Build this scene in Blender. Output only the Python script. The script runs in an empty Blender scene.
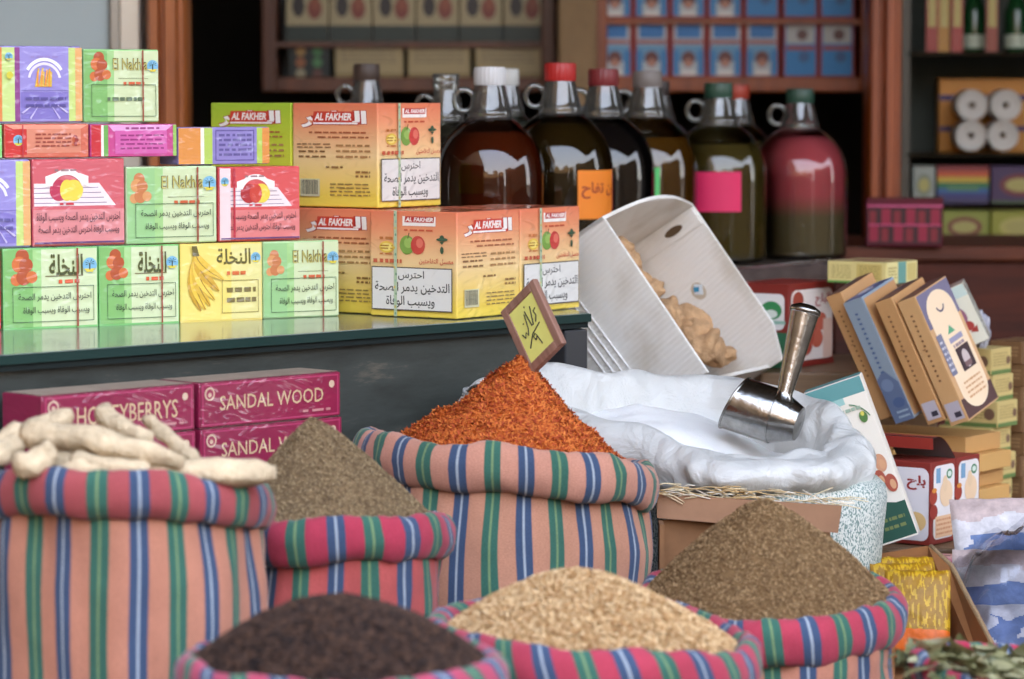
import bpy, math, random
import numpy as np
from mathutils import Vector, Matrix, noise
rnd = random.Random(11)
nrg = np.random.default_rng(7)
S = bpy.context.scene
COL = S.collection
F, H0, HOR = 3300.0, 1.2, 90.0
TH = math.atan((339.5 - HOR) / F)
CT, ST = math.cos(TH), math.sin(TH)
V = Vector

def ray(px, py):
    u = (px - 512) / F; v = (339.5 - py) / F
    return u, CT + v * ST, -ST + v * CT
def P(px, py, Y):
    u, a, b = ray(px, py); t = Y / a
    return V((u * t, Y, H0 + b * t))
def G(px, py, z):
    u, a, b = ray(px, py); t = (z - H0) / b
    return V((u * t, a * t, z))
def online(px, A, B):
    u = (px - 512) / F
    w = lambda p: p.y * CT - (p.z - H0) * ST
    fa = A.x - u * w(A); fb = B.x - u * w(B)
    return A + (B - A) * (fa / (fa - fb))

# ------------------------------------------------------------------ materials
def lin(c):
    if isinstance(c, str):
        c = c.lstrip('#'); c = [int(c[i:i + 2], 16) for i in (0, 2, 4)]
    o = []
    for x in c[:3]:
        x /= 255.0
        o.append(x / 12.92 if x <= .04045 else ((x + .055) / 1.055) ** 2.4)
    return tuple(o) + (1.0,)
_mats = {}
def newmat(name):
    m = bpy.data.materials.new(name); m.use_nodes = True
    nt = m.node_tree
    return m, nt, nt.nodes['Principled BSDF']
def N(nt, typ, **kw):
    n = nt.nodes.new(typ)
    for k, v in kw.items():
        if k in ('ins',):
            for a, b in v.items(): n.inputs[a].default_value = b
        else: setattr(n, k, v)
    return n
def M(col, rough=.5, coat=0.0, metal=0.0, var=0.0, bump=0.0, bs=120.0, spec=.5, vs=25.0, wrap=False, sss=0.0):
    key = (tuple(col) if not isinstance(col, str) else col, rough, coat, metal, var, bump, bs, spec, vs, wrap, sss)
    if key in _mats: return _mats[key]
    m, nt, p = newmat('surface')
    L = nt.links
    c = lin(col)
    p.inputs['Base Color'].default_value = c
    p.inputs['Roughness'].default_value = rough
    p.inputs['Metallic'].default_value = metal
    p.inputs['Specular IOR Level'].default_value = spec
    tc = N(nt, 'ShaderNodeTexCoord')
    if sss: 
        p.inputs['Subsurface Weight'].default_value = sss
        p.inputs['Subsurface Radius'].default_value = (.02, .015, .012)
    if var:
        n = N(nt, 'ShaderNodeTexNoise', ins={'Scale': vs, 'Detail': 6.0, 'Roughness': .65})
        L.new(tc.outputs['Object'], n.inputs['Vector'])
        r = N(nt, 'ShaderNodeMapRange', ins={'From Min': .3, 'From Max': .7, 'To Min': 1 - var, 'To Max': 1 + var * .6})
        L.new(n.outputs['Fac'], r.inputs['Value'])
        mx = N(nt, 'ShaderNodeVectorMath', operation='SCALE'); mx.inputs[0].default_value = c[:3]
        L.new(r.outputs[0], mx.inputs['Scale'])
        L.new(mx.outputs[0], p.inputs['Base Color'])
    if bump:
        n = N(nt, 'ShaderNodeTexNoise', ins={'Scale': bs, 'Detail': 5.0, 'Roughness': .6})
        L.new(tc.outputs['Object'], n.inputs['Vector'])
        b = N(nt, 'ShaderNodeBump', ins={'Strength': bump, 'Distance': .01})
        L.new(n.outputs['Fac'], b.inputs['Height']); L.new(b.outputs[0], p.inputs['Normal'])
    if coat or wrap:
        p.inputs['Coat Weight'].default_value = coat or 1.0
        p.inputs['Coat Roughness'].default_value = .1
        p.inputs['Coat IOR'].default_value = 1.45
    if wrap:  # crinkled cellophane over the printed card
        mp = N(nt, 'ShaderNodeMapping'); mp.inputs['Rotation'].default_value = (.4, .7, .3); mp.inputs['Scale'].default_value = (1.0, 1.0, 2.6); L.new(tc.outputs['Object'], mp.inputs[0])
        n = N(nt, 'ShaderNodeTexNoise', noise_type='RIDGED_MULTIFRACTAL', ins={'Scale': 17.0, 'Detail': 4.0, 'Roughness': .55, 'Distortion': 1.6})
        L.new(mp.outputs[0], n.inputs['Vector'])
        b = N(nt, 'ShaderNodeBump', ins={'Strength': .85, 'Distance': .012})
        L.new(n.outputs['Fac'], b.inputs['Height']); L.new(b.outputs[0], p.inputs['Coat Normal'])
    _mats[key] = m
    return m
def gradmat(stops, wrap=True, rough=.45):
    """printed vertical gradient on a carton (object-space height, bottom to top)"""
    key = ('g', str(stops), wrap)
    if key in _mats: return _mats[key]
    m = M(stops[0][1], rough=rough, wrap=wrap, var=.0001 * (len(_mats) + 1)).copy()
    nt = m.node_tree; L = nt.links; p = nt.nodes['Principled BSDF']
    tc = N(nt, 'ShaderNodeTexCoord'); sx = N(nt, 'ShaderNodeSeparateXYZ')
    L.new(tc.outputs['Generated'], sx.inputs[0])
    cr = N(nt, 'ShaderNodeValToRGB')
    e = cr.color_ramp.elements
    e[0].position, e[0].color = stops[0][0], lin(stops[0][1])
    e[1].position, e[1].color = stops[-1][0], lin(stops[-1][1])
    for q, c in stops[1:-1]:
        x = e.new(q); x.color = lin(c)
    L.new(sx.outputs['Z'], cr.inputs[0]); L.new(cr.outputs[0], p.inputs['Base Color'])
    _mats[key] = m
    return m
def wood(col, col2, scale=6.0, rough=.45, axis=2, coat=.2):
    key = ('w', col, col2, scale, axis)
    if key in _mats: return _mats[key]
    m, nt, p = newmat('wood'); L = nt.links
    tc = N(nt, 'ShaderNodeTexCoord'); mp = N(nt, 'ShaderNodeMapping')
    sc = [scale * 6] * 3; sc[axis] = scale * .5
    mp.inputs['Scale'].default_value = sc
    n = N(nt, 'ShaderNodeTexNoise', ins={'Scale': 1.0, 'Detail': 8.0, 'Roughness': .65, 'Distortion': .6})
    L.new(tc.outputs['Object'], mp.inputs[0]); L.new(mp.outputs[0], n.inputs['Vector'])
    cr = N(nt, 'ShaderNodeValToRGB'); e = cr.color_ramp.elements
    e[0].position, e[0].color, e[1].position, e[1].color = .3, lin(col), .7, lin(col2)
    L.new(n.outputs['Fac'], cr.inputs[0]); L.new(cr.outputs[0], p.inputs['Base Color'])
    b = N(nt, 'ShaderNodeBump', ins={'Strength': .15, 'Distance': .004})
    L.new(n.outputs['Fac'], b.inputs['Height']); L.new(b.outputs[0], p.inputs['Normal'])
    p.inputs['Roughness'].default_value = rough; p.inputs['Coat Weight'].default_value = coat
    p.inputs['Coat Roughness'].default_value = .2
    _mats[key] = m
    return m
def stripes(base, key, washed=0.0):
    base = tuple(c * .86 for c in base)
    """woven cotton with green and blue stripes, u counted in stripe pairs"""
    m, nt, p = newmat('striped_cotton'); L = nt.links
    uv = N(nt, 'ShaderNodeUVMap'); sx = N(nt, 'ShaderNodeSeparateXYZ')
    L.new(uv.outputs[0], sx.inputs[0])
    fr = N(nt, 'ShaderNodeMath', operation='FRACT'); L.new(sx.outputs[0], fr.inputs[0])
    cr = N(nt, 'ShaderNodeValToRGB'); cr.color_ramp.interpolation = 'LINEAR'
    gd, gl, bd, bl = (54, 96, 82), (112, 136, 96), (58, 74, 100), (152, 160, 168)
    seq = [(.0, base), (.122, base), (.135, gd), (.226, gd), (.240, gl), (.260, gl), (.274, gd), (.365, gd), (.378, base),
           (.622, base), (.635, bd), (.726, bd), (.740, bl), (.760, bl), (.774, bd), (.865, bd), (.878, base), (1.0, base)]
    e = cr.color_ramp.elements
    e[0].position, e[0].color = 0, lin(base); e[1].position, e[1].color = 1, lin(base)
    for q, c in seq[1:-1]:
        x = e.new(q); x.color = lin(c)
    L.new(fr.outputs[0], cr.inputs[0])
    tc = N(nt, 'ShaderNodeTexCoord')
    n = N(nt, 'ShaderNodeTexNoise', ins={'Scale': 9.0, 'Detail': 7.0, 'Roughness': .7})
    L.new(tc.outputs['Object'], n.inputs['Vector'])
    mr = N(nt, 'ShaderNodeMapRange', ins={'From Min': .3, 'From Max': .7, 'To Min': .82, 'To Max': 1.12})
    L.new(n.outputs['Fac'], mr.inputs['Value'])
    # weave: two fine waves across each other
    mp = N(nt, 'ShaderNodeMapping'); mp.inputs['Scale'].default_value = (30, 700, 1); L.new(uv.outputs[0], mp.inputs[0])
    ck = N(nt, 'ShaderNodeTexNoise', ins={'Scale': 1.0, 'Detail': 2.0}); L.new(mp.outputs[0], ck.inputs['Vector'])
    mr2 = N(nt, 'ShaderNodeMapRange', ins={'From Min': .3, 'From Max': .7, 'To Min': .84, 'To Max': 1.12})
    L.new(ck.outputs['Fac'], mr2.inputs['Value'])
    mu = N(nt, 'ShaderNodeMath', operation='MULTIPLY'); L.new(mr.outputs[0], mu.inputs[0]); L.new(mr2.outputs[0], mu.inputs[1])
    sc = N(nt, 'ShaderNodeVectorMath', operation='SCALE'); L.new(cr.outputs[0], sc.inputs[0]); L.new(mu.outputs[0], sc.inputs['Scale'])
    L.new(sc.outputs[0], p.inputs['Base Color'])
    p.inputs['Roughness'].default_value = .9; p.inputs['Specular IOR Level'].default_value = .15
    p.inputs['Sheen Weight'].default_value = .15
    b = N(nt, 'ShaderNodeBump', ins={'Strength': .35, 'Distance': .004})
    n2 = N(nt, 'ShaderNodeTexNoise', ins={'Scale': 22.0, 'Detail': 6.0, 'Roughness': .6}); L.new(tc.outputs['Object'], n2.inputs['Vector'])
    L.new(n2.outputs['Fac'], b.inputs['Height']); L.new(b.outputs[0], p.inputs['Normal'])
    return m
def thinglass(tint, rough=.02, refl=1.65, haze=0.0):
    key = ('tg', tint, rough, refl, haze)
    if key in _mats: return _mats[key]
    m = bpy.data.materials.new('thin_glass'); m.use_nodes = True
    nt = m.node_tree; nt.nodes.clear(); L = nt.links
    o = N(nt, 'ShaderNodeOutputMaterial'); t = N(nt, 'ShaderNodeBsdfTransparent'); g = N(nt, 'ShaderNodeBsdfGlossy')
    t.inputs[0].default_value = lin(tint); g.inputs['Roughness'].default_value = rough
    f = N(nt, 'ShaderNodeFresnel', ins={'IOR': refl}); mx = N(nt, 'ShaderNodeMixShader')
    L.new(f.outputs[0], mx.inputs[0]); L.new(t.outputs[0], mx.inputs[1]); L.new(g.outputs[0], mx.inputs[2]); L.new(mx.outputs[0], o.inputs[0])
    if haze:
        df = N(nt, 'ShaderNodeBsdfDiffuse'); df.inputs[0].default_value = (.75, .74, .7, 1); m2 = N(nt, 'ShaderNodeMixShader'); m2.inputs[0].default_value = haze  # white diffuse share brightens clear necks and rings in place of reflected light
        L.new(mx.outputs[0], m2.inputs[1]); L.new(df.outputs[0], m2.inputs[2]); L.new(m2.outputs[0], o.inputs[0])
    _mats[key] = m
    return m
def glass(tint, ior=1.45, rough=.03):
    key = ('gl', tint, ior)
    if key in _mats: return _mats[key]
    m, nt, p = newmat('glass')
    p.inputs['Base Color'].default_value = lin(tint); p.inputs['Transmission Weight'].default_value = 1
    p.inputs['IOR'].default_value = ior; p.inputs['Roughness'].default_value = rough
    _mats[key] = m
    return m
def liquid(col, col2=None, split=.5, soft=.1, trans=.55, rough=.1):
    m, nt, p = newmat('liquid'); L = nt.links
    p.inputs['Base Color'].default_value = lin(col)
    p.inputs['Transmission Weight'].default_value = trans
    p.inputs['IOR'].default_value = 1.33; p.inputs['Roughness'].default_value = rough
    p.inputs['Specular IOR Level'].default_value = .1
    if col2:
        tc = N(nt, 'ShaderNodeTexCoord'); sx = N(nt, 'ShaderNodeSeparateXYZ'); L.new(tc.outputs['Generated'], sx.inputs[0])
        cr = N(nt, 'ShaderNodeValToRGB'); e = cr.color_ramp.elements
        e[0].position, e[0].color, e[1].position, e[1].color = split - soft, lin(col2), split + soft, lin(col)
        L.new(sx.outputs['Z'], cr.inputs[0]); L.new(cr.outputs[0], p.inputs['Base Color'])
    return m

# ------------------------------------------------------------------ mesh builder
class MB:
    def __init__(s): s.v = []; s.f = []; s.m = []; s.mats = []; s.uv = None
    def mi(s, mat):
        if mat not in s.mats: s.mats.append(mat)
        return s.mats.index(mat)
    def add(s, vs, fs, mat):
        b = len(s.v); k = s.mi(mat)
        s.v += [tuple(x) for x in vs]
        for f in fs: s.f.append(tuple(b + i for i in f)); s.m.append(k)
    def box(s, lo, hi, mat, mtx=None):
        x0, y0, z0 = lo; x1, y1, z1 = hi
        vs = [V(c) for c in ((x0, y0, z0), (x1, y0, z0), (x1, y1, z0), (x0, y1, z0), (x0, y0, z1), (x1, y0, z1), (x1, y1, z1), (x0, y1, z1))]
        if mtx: vs = [mtx @ c for c in vs]
        s.add(vs, [(0, 3, 2, 1), (4, 5, 6, 7), (0, 1, 5, 4), (1, 2, 6, 5), (2, 3, 7, 6), (3, 0, 4, 7)], mat)
    def prism(s, poly, thick, mat):
        poly = [V(p) for p in poly]; n = len(poly); t = V(thick)
        nn = V((0, 0, 0))
        for i in range(n): nn += poly[i].cross(poly[(i + 1) % n])
        if nn.dot(t) > 0: poly.reverse()
        vs = poly + [p + t for p in poly]
        fs = [tuple(range(n)), tuple(range(2 * n - 1, n - 1, -1))]
        fs += [(i, i + n, (i + 1) % n + n, (i + 1) % n) for i in range(n)]
        s.add(vs, fs, mat)
    def lathe(s, prof, mat, seg=40, o=(0, 0, 0), mtx=None, fn=None):
        o = V(o); vs = []; fs = []
        for r, z in prof:
            for i in range(seg):
                a = 2 * math.pi * i / seg
                c = V((r * math.cos(a), r * math.sin(a), z))
                if fn: c = fn(c, a)
                vs.append((mtx @ c if mtx else c) + o)
        for j in range(len(prof) - 1):
            for i in range(seg):
                k = (i + 1) % seg
                fs.append((j * seg + i, j * seg + k, (j + 1) * seg + k, (j + 1) * seg + i))
        if prof[0][0] > 1e-5 and prof[0][0] < 0.0: pass
        s.add(vs, fs, mat)
    def capring(s, r, z, mat, seg=40, o=(0, 0, 0), mtx=None, up=True):
        o = V(o); vs = []
        for i in range(seg):
            a = 2 * math.pi * i / seg; c = V((r * math.cos(a), r * math.sin(a), z)); vs.append((mtx @ c if mtx else c) + o)
        f = tuple(range(seg)); s.add(vs, [f if up else f[::-1]], mat)
    def tube(s, pts, rad, mat, seg=10, cap=True, jit=0.0, closed=False):
        pts = [V(p) for p in pts]; n = len(pts)
        if not hasattr(rad, '__len__'): rad = [rad] * n
        vs = []; fs = []; up = None
        for i in range(n):
            a = pts[i - 1] if (i or closed) else pts[i]; b = pts[(i + 1) % n] if (i < n - 1 or closed) else pts[i]
            d = (b - a).normalized()
            if up is None: up = d.orthogonal().normalized()
            up = (up - d * up.dot(d)).normalized(); w = d.cross(up)
            for k in range(seg):
                t = 2 * math.pi * k / seg
                q = pts[i] + (up * math.cos(t) + w * math.sin(t)) * rad[i]
                if jit: q += (q - pts[i]) * jit * noise.noise(q * 60)
                vs.append(q)
        for i in range(n if closed else n - 1):
            j = (i + 1) % n
            for k in range(seg):
                l = (k + 1) % seg
                fs.append((i * seg + k, i * seg + l, j * seg + l, j * seg + k))
        if cap and not closed:
            fs.append(tuple(range(seg - 1, -1, -1))); fs.append(tuple((n - 1) * seg + k for k in range(seg)))
        s.add(vs, fs, mat)
    def blob(s, c, r, mat, seg=14, rings=8, amp=0.0, fr=20.0, mtx=None, seed=0):
        c = V(c); vs = []; fs = []
        for j in range(rings + 1):
            ph = math.pi * j / rings
            for i in range(seg):
                a = 2 * math.pi * i / seg
                d = V((math.sin(ph) * math.cos(a), math.sin(ph) * math.sin(a), math.cos(ph)))
                q = V((d.x * r[0], d.y * r[1], d.z * r[2]))
                if amp: q *= 1 + amp * noise.noise(d * fr + V((seed, seed * 2, 0))) + amp * .35 * noise.noise(d * fr * 3.1 + V((seed, 4, seed)))
                vs.append((mtx @ q if mtx else q) + c)
        for j in range(rings):
            for i in range(seg):
                k = (i + 1) % seg
                fs.append((j * seg + i, (j + 1) * seg + i, (j + 1) * seg + k, j * seg + k))
        s.add(vs, fs, mat)
    def fill(s, me):
        me.clear_geometry(); me.from_pydata(s.v, [], s.f); me.materials.clear()
        for m in s.mats: me.materials.append(m)
        me.polygons.foreach_set('material_index', s.m); me.update()
    def build(s, name, parent=None, smooth=False, bevel=0.0, sub=0, auto=None):
        me = bpy.data.meshes.new(name); s.fill(me)
        if s.uv is not None:
            l = me.uv_layers.new(name='UVMap')
            l.data.foreach_set('uv', np.array(s.uv, dtype=np.float32).ravel())
        if smooth: me.polygons.foreach_set('use_smooth', [True] * len(s.f))
        me.update()
        o = bpy.data.objects.new(name, me); COL.objects.link(o)
        if parent is not None: o.parent = parent
        if bevel:
            b = o.modifiers.new('edge', 'BEVEL'); b.width = bevel; b.segments = 2; b.limit_method = 'ANGLE'
        if sub:
            b = o.modifiers.new('smooth', 'SUBSURF'); b.levels = sub; b.render_levels = sub
        if auto is not None and smooth:
            me.set_sharp_from_angle(angle=math.radians(auto))
        return o

def tag(o, label, cat, group=None, kind=None):
    o['label'] = label; o['category'] = cat
    if group: o['group'] = group
    if kind: o['kind'] = kind
    return o
def thing(name, label, cat, loc, yaw=0.0, group=None, mtx=None):
    o = bpy.data.objects.new(name, None); COL.objects.link(o); o.empty_display_size = .03
    if mtx is not None: o.matrix_world = mtx
    else: o.location = loc; o.rotation_euler = (0, 0, yaw)
    return tag(o, label, cat, group)
def struct(o): o['kind'] = 'structure'; return o

# ------------------------------------------------------------------ lettering
AR = {'ا': 'FE8D FE8E', 'ب': 'FE8F FE90 FE91 FE92', 'ة': 'FE93 FE94', 'ت': 'FE95 FE96 FE97 FE98', 'ج': 'FE9D FE9E FE9F FEA0', 'ح': 'FEA1 FEA2 FEA3 FEA4',
      'خ': 'FEA5 FEA6 FEA7 FEA8', 'د': 'FEA9 FEAA', 'ر': 'FEAD FEAE', 'س': 'FEB1 FEB2 FEB3 FEB4', 'ص': 'FEB9 FEBA FEBB FEBC',
      'ع': 'FEC9 FECA FECB FECC', 'ف': 'FED1 FED2 FED3 FED4', 'ل': 'FEDD FEDE FEDF FEE0', 'م': 'FEE1 FEE2 FEE3 FEE4', 'ن': 'FEE5 FEE6 FEE7 FEE8',
      'ه': 'FEE9 FEEA FEEB FEEC', 'و': 'FEED FEEE', 'ي': 'FEF1 FEF2 FEF3 FEF4', 'ى': 'FEEF FEF0'}
AR = {k: [chr(int(x, 16)) for x in v.split()] for k, v in AR.items()}
def shape_ar(t):
    out = []
    for w in t.split(' '):
        r = []
        for i, ch in enumerate(w):
            f = AR[ch]; pj = i > 0 and len(AR[w[i - 1]]) == 4; nj = i < len(w) - 1 and len(f) == 4
            r.append(f[(3 if nj else 1) if pj else (2 if nj else 0)])
        out.append(''.join(reversed(r)))
    return ' '.join(reversed(out))
_tx = {}
def glyphs(t, bold=0.0, shear=0.0):
    key = (t, bold, shear)
    if key not in _tx:
        c = bpy.data.curves.new('t', 'FONT'); c.body = shape_ar(t) if any(ch in AR for ch in t) else t
        c.resolution_u = 2; c.offset = bold; c.shear = shear
        o = bpy.data.objects.new('t', c); me = bpy.data.meshes.new_from_object(o)
        vs = [(v.co.x, v.co.y) for v in me.vertices]; fs = [tuple(p.vertices) for p in me.polygons if p.normal.z > 0] + [tuple(p.vertices)[::-1] for p in me.polygons if p.normal.z <= 0]
        x0 = min(v[0] for v in vs); x1 = max(v[0] for v in vs); y0 = min(v[1] for v in vs); y1 = max(v[1] for v in vs)
        _tx[key] = ([((x - x0) / (x1 - x0), (y - y0) / (y1 - y0)) for x, y in vs], fs, (x1 - x0) / (y1 - y0))
        bpy.data.objects.remove(o); bpy.data.curves.remove(c); bpy.data.meshes.remove(me)
    return _tx[key]

class Print:
    """printed artwork lying a hair above the faces of a box of size W x D x H (origin at base centre)"""
    def __init__(s, W, D, H, wrap=True, rough=.45):
        s.W, s.D, s.H = W, D, H; s.mb = MB(); s.subs = []; s.k = 0; s.wrap = wrap; s.rough = rough; s.face('front')
    def face(s, n):
        W, D, H = s.W, s.D, s.H
        s.o, s.du, s.dv, s.n = {'front': ((-W / 2, -D / 2, 0), (W, 0, 0), (0, 0, H), (0, -1, 0)),
                                'right': ((W / 2, -D / 2, 0), (0, D, 0), (0, 0, H), (1, 0, 0)),
                                'left': ((-W / 2, D / 2, 0), (0, -D, 0), (0, 0, H), (-1, 0, 0)),
                                'top': ((-W / 2, -D / 2, H), (W, 0, 0), (0, D, 0), (0, 0, 1))}[n]
        s.o, s.du, s.dv, s.n = V(s.o), V(s.du), V(s.dv), V(s.n)
        s.asp = s.du.length / s.dv.length; s.k = 0
        return s
    def put(s, pts, fs, col, wrap=None):
        s.k += 1; off = s.n * (.0005 + .00012 * s.k)
        mat = col if not isinstance(col, (str, tuple, list)) else M(tuple(col) if not isinstance(col, str) else col, rough=s.rough, wrap=s.wrap if wrap is None else wrap)
        s.mb.add([s.o + s.du * u + s.dv * v + off for u, v in pts], fs, mat)
    def rect(s, u0, v0, u1, v1, col): s.put([(u0, v0), (u1, v0), (u1, v1), (u0, v1)], [(0, 1, 2, 3)], col)
    def poly(s, pts, col): s.put(pts, [tuple(range(len(pts)))], col)
    def ell(s, u, v, ru, rv=None, col='#000000', n=24):
        if rv is None: rv = ru * s.asp
        s.put([(u + ru * math.cos(2 * math.pi * i / n), v + rv * math.sin(2 * math.pi * i / n)) for i in range(n)], [tuple(range(n))], col)
    def frame(s, u0, v0, u1, v1, t, col):
        tu = t / s.asp
        s.rect(u0, v0, u1, v0 + t, col); s.k -= 1; s.rect(u0, v1 - t, u1, v1, col); s.k -= 1
        s.rect(u0, v0 + t, u0 + tu, v1 - t, col); s.k -= 1; s.rect(u1 - tu, v0 + t, u1, v1 - t, col)
    def arc(s, u, v, r0, r1, a0, a1, col, n=14):
        pts = []; A = s.asp
        for i in range(n + 1):
            a = math.radians(a0 + (a1 - a0) * i / n); pts += [(u + r0 * math.cos(a), v + r0 * A * math.sin(a)), (u + r1 * math.cos(a), v + r1 * A * math.sin(a))]
        fs = [(2 * i, 2 * i + 1, 2 * i + 3, 2 * i + 2) for i in range(n)]
        if a1 < a0: fs = [f[::-1] for f in fs]
        s.put(pts, [f[::-1] for f in fs] if False else fs, col)
    def text(s, t, u0, v0, u1, v1, col, bold=0.0, shear=0.0):
        vs, fs, a = glyphs(t, bold, shear)
        s.put([(u0 + x * (u1 - u0), v0 + y * (v1 - v0)) for x, y in vs], fs, col)
    def lines(s, u0, v0, u1, v1, n, col, fill=.4, seed=0):
        r = random.Random(seed + n); pts = []; fs = []
        for i in range(n):
            v = v1 - (v1 - v0) * (i + .5) / n; h = (v1 - v0) / n * fill / 2; u = u0
            while u < u1 - .01:
                w = min(r.uniform(.03, .1), u1 - u); b = len(pts)
                pts += [(u, v - h), (u + w, v - h), (u + w, v + h), (u, v + h)]; fs.append((b, b + 1, b + 2, b + 3)); u += w + r.uniform(.012, .03)
        s.put(pts, fs, col)
    def begin(s, name): s.main = s.mb; s.mb = MB(); s.subname = name
    def end(s): s.subs.append((s.subname, s.mb)); s.mb = s.main
    def build(s, parent):
        mb = CART[parent.name]; b = len(mb.v); mb.v += s.mb.v
        for f, k in zip(s.mb.f, s.mb.m): mb.f.append(tuple(b + i for i in f)); mb.m.append(mb.mi(s.mb.mats[k]))
        mb.fill(parent.data)
        n = {}
        for nm, q in s.subs: n.setdefault(nm, []).append(q)
        for nm, qs in n.items():
            for q in qs: q.build(nm, parent)
CART = {}

def carton(name, label, cat, FL, yaw, W, D, H, mat, group=None, bevel=.0018, mtx=None, body='box_body'):
    """box whose front-left bottom corner stands at FL; local x right, y back, z up"""
    c, s = math.cos(yaw), math.sin(yaw)
    mb = MB(); mb.box((-W / 2, -D / 2, 0), (W / 2, D / 2, H), mat)
    root = mb.build(name, bevel=bevel); CART[root.name] = mb
    if mtx is None:
        root.location = V(FL) + V((c, s, 0)) * W / 2 + V((-s, c, 0)) * D / 2; root.rotation_euler = (0, 0, yaw)
    else:
        root.matrix_world = Matrix.Translation(FL) @ mtx @ Matrix.Translation((W / 2, D / 2, 0))
    return tag(root, label, cat, group)
# ================================================================== setting
TZ = P(457, 320, 5.0).z
LZ = .869          # jug ledge
def sbox(name, lo, hi, mat, bevel=0, struc=True):
    mb = MB(); c = [(a + b) / 2 for a, b in zip(lo, hi)]; c[2] = lo[2]
    mb.box([a - b for a, b in zip(lo, c)], [a - b for a, b in zip(hi, c)], mat)
    o = mb.build(name, bevel=bevel); o.location = c
    if struc: struct(o)
    return o
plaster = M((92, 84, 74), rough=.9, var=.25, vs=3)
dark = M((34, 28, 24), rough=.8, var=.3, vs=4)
sbox('floor', (-60, -60, -.1), (60, 9.2, 0), M((112, 98, 80), rough=.9, var=.2, vs=2))
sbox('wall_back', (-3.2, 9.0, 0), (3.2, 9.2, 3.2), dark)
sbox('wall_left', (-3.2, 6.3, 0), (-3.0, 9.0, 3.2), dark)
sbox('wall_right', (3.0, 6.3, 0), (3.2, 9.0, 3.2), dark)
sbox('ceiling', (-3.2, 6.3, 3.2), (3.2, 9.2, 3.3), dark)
sbox('wall_facade', (-10, 6.3, 2.35), (22, 6.5, 8.5), plaster)
sbox('wall_front_left', (-6, 6.35, 0), (-1.35, 6.5, 2.35), plaster)
sbox('wall_front_right', (1.75, 6.35, 0), (22, 6.5, 2.35), plaster)
sbox('roof_slab', (-6, 6.3, 8.5), (6, 10.5, 8.7), plaster)
sbox('ceiling_awning', (-5, 3.3, 3.2), (5, 6.3, 3.26), M((120, 104, 84), rough=.9))
# street houses opposite, sunlit, seen in the jugs
tanp = M((134, 108, 78), rough=.9, var=.2, vs=.7)
for nm, lo, hi in (('exterior_house', (-5, -18, 0), (-1.5, -12.5, 5.0)), ('exterior_house', (-1.2, -17, 0), (2.2, -13, 3.9)), ('exterior_house', (2.5, -16, 0), (5.5, -12, 5.2)),
                   ('exterior_house', (6, -13, 0), (9, -10, 4.4)), ('exterior_house', (9.4, -9, 0), (14, -5, 5.2)), ('exterior_house', (10, -4, 0), (14, 4, 4.2)), ('exterior_house', (-9, -18, 0), (-5.2, 6.2, 9.5))):
    o = sbox(nm, lo, hi, tanp)

# shop front joinery
wd = wood((140, 72, 26), (194, 112, 50), 5)
wdd = wood((72, 34, 12), (112, 56, 22), 4)
# glazed panel on the left, aluminium jamb, moulded post
xl = lambda px, Y: (px - 512) / F * Y
Yp = 6.6
o = sbox('window_1', (xl(-90, Yp), Yp, .1), (xl(110, Yp), Yp + .03, 2.3), M((176, 192, 196), rough=.35, var=.05, vs=2))
mb = MB(); mb.box((-.035, -.02, 0), (.035, .02, 2.25), M((150, 152, 150), rough=.3, metal=.8)); mb.box((-.014, -.03, 0), (.03, -.02, 2.25), M((196, 196, 190), rough=.3, metal=.6))
o = mb.build('trim_1', bevel=.006); struct(o); o.location = (xl(129, Yp), Yp, .1)
def post(name, x0, x1, Y, mat, z1=2.35):
    mb = MB(); w = x1 - x0
    prof = [(0, .02), (.1, 0), (.3, 0), (.36, .016), (.42, .016), (.5, -.012), (.75, -.012), (.82, .01), (.92, .01), (1, .03)]
    poly = [(x0 + a * w, Y + b, 0) for a, b in prof] + [(x1, Y + .12, 0), (x0, Y + .12, 0)]
    mb.prism(poly, (0, 0, z1), mat)
    return struct(mb.build(name))
post('trim_2', xl(147, 6.5), xl(187, 6.5), 6.5, wd)
post('trim_3', xl(868, 7.1), xl(902, 7.1), 7.1, wood((124, 54, 10), (176, 84, 22), 5))
mb = MB(); mb.box((-.045, -.03, 0), (.045, .03, 2.9), M((150, 122, 88), rough=.8, var=.15)); o = struct(mb.build('trim_4', bevel=.01)); o.location = (xl(577, 7.6), 7.6, 0)

# ------------------------------------------------------------------ wall cabinets at the back of the shop
def wallcab(name, label, px0, px1, y0, y1, Y, shelves, matf, matb, depth=.2):
    """open wooden cabinet on the back wall: frame, back board, shelves (pixel extents at depth Y)"""
    a = P(px0, y1, Y); b = P(px1, y0, Y); w = b.x - a.x; h = b.z - a.z
    root = thing(name, label, 'cabinet', (a.x, Y, a.z))
    t = .035
    mb = MB()
    mb.box((0, 0, 0), (t, depth, h), matf); mb.box((w - t, 0, 0), (w, depth, h), matf)
    mb.box((t, 0, 0), (w - t, depth, t), matf); mb.box((t, 0, h - t), (w - t, depth, h), matf)
    mb.build('cabinet_frame', root, bevel=.004)
    mb = MB(); mb.box((t, depth - .02, t), (w - t, depth, h - t), matb); mb.build('back_board', root)
    for q in shelves:
        z = P(px0, q, Y).z - a.z
        mb = MB(); mb.box((t, .01, z - .012), (w - t, depth - .02, z), matf); mb.build('shelf', root)
    return root
YB = 7.8
sh_l = wallcab('wall_cabinet', 'wooden wall cabinet of cream packets behind the jugs, left of the pale pillar', 262, 556, -150, 92, YB, (42, 36 - 70), wdd, M((30, 26, 22)))
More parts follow.
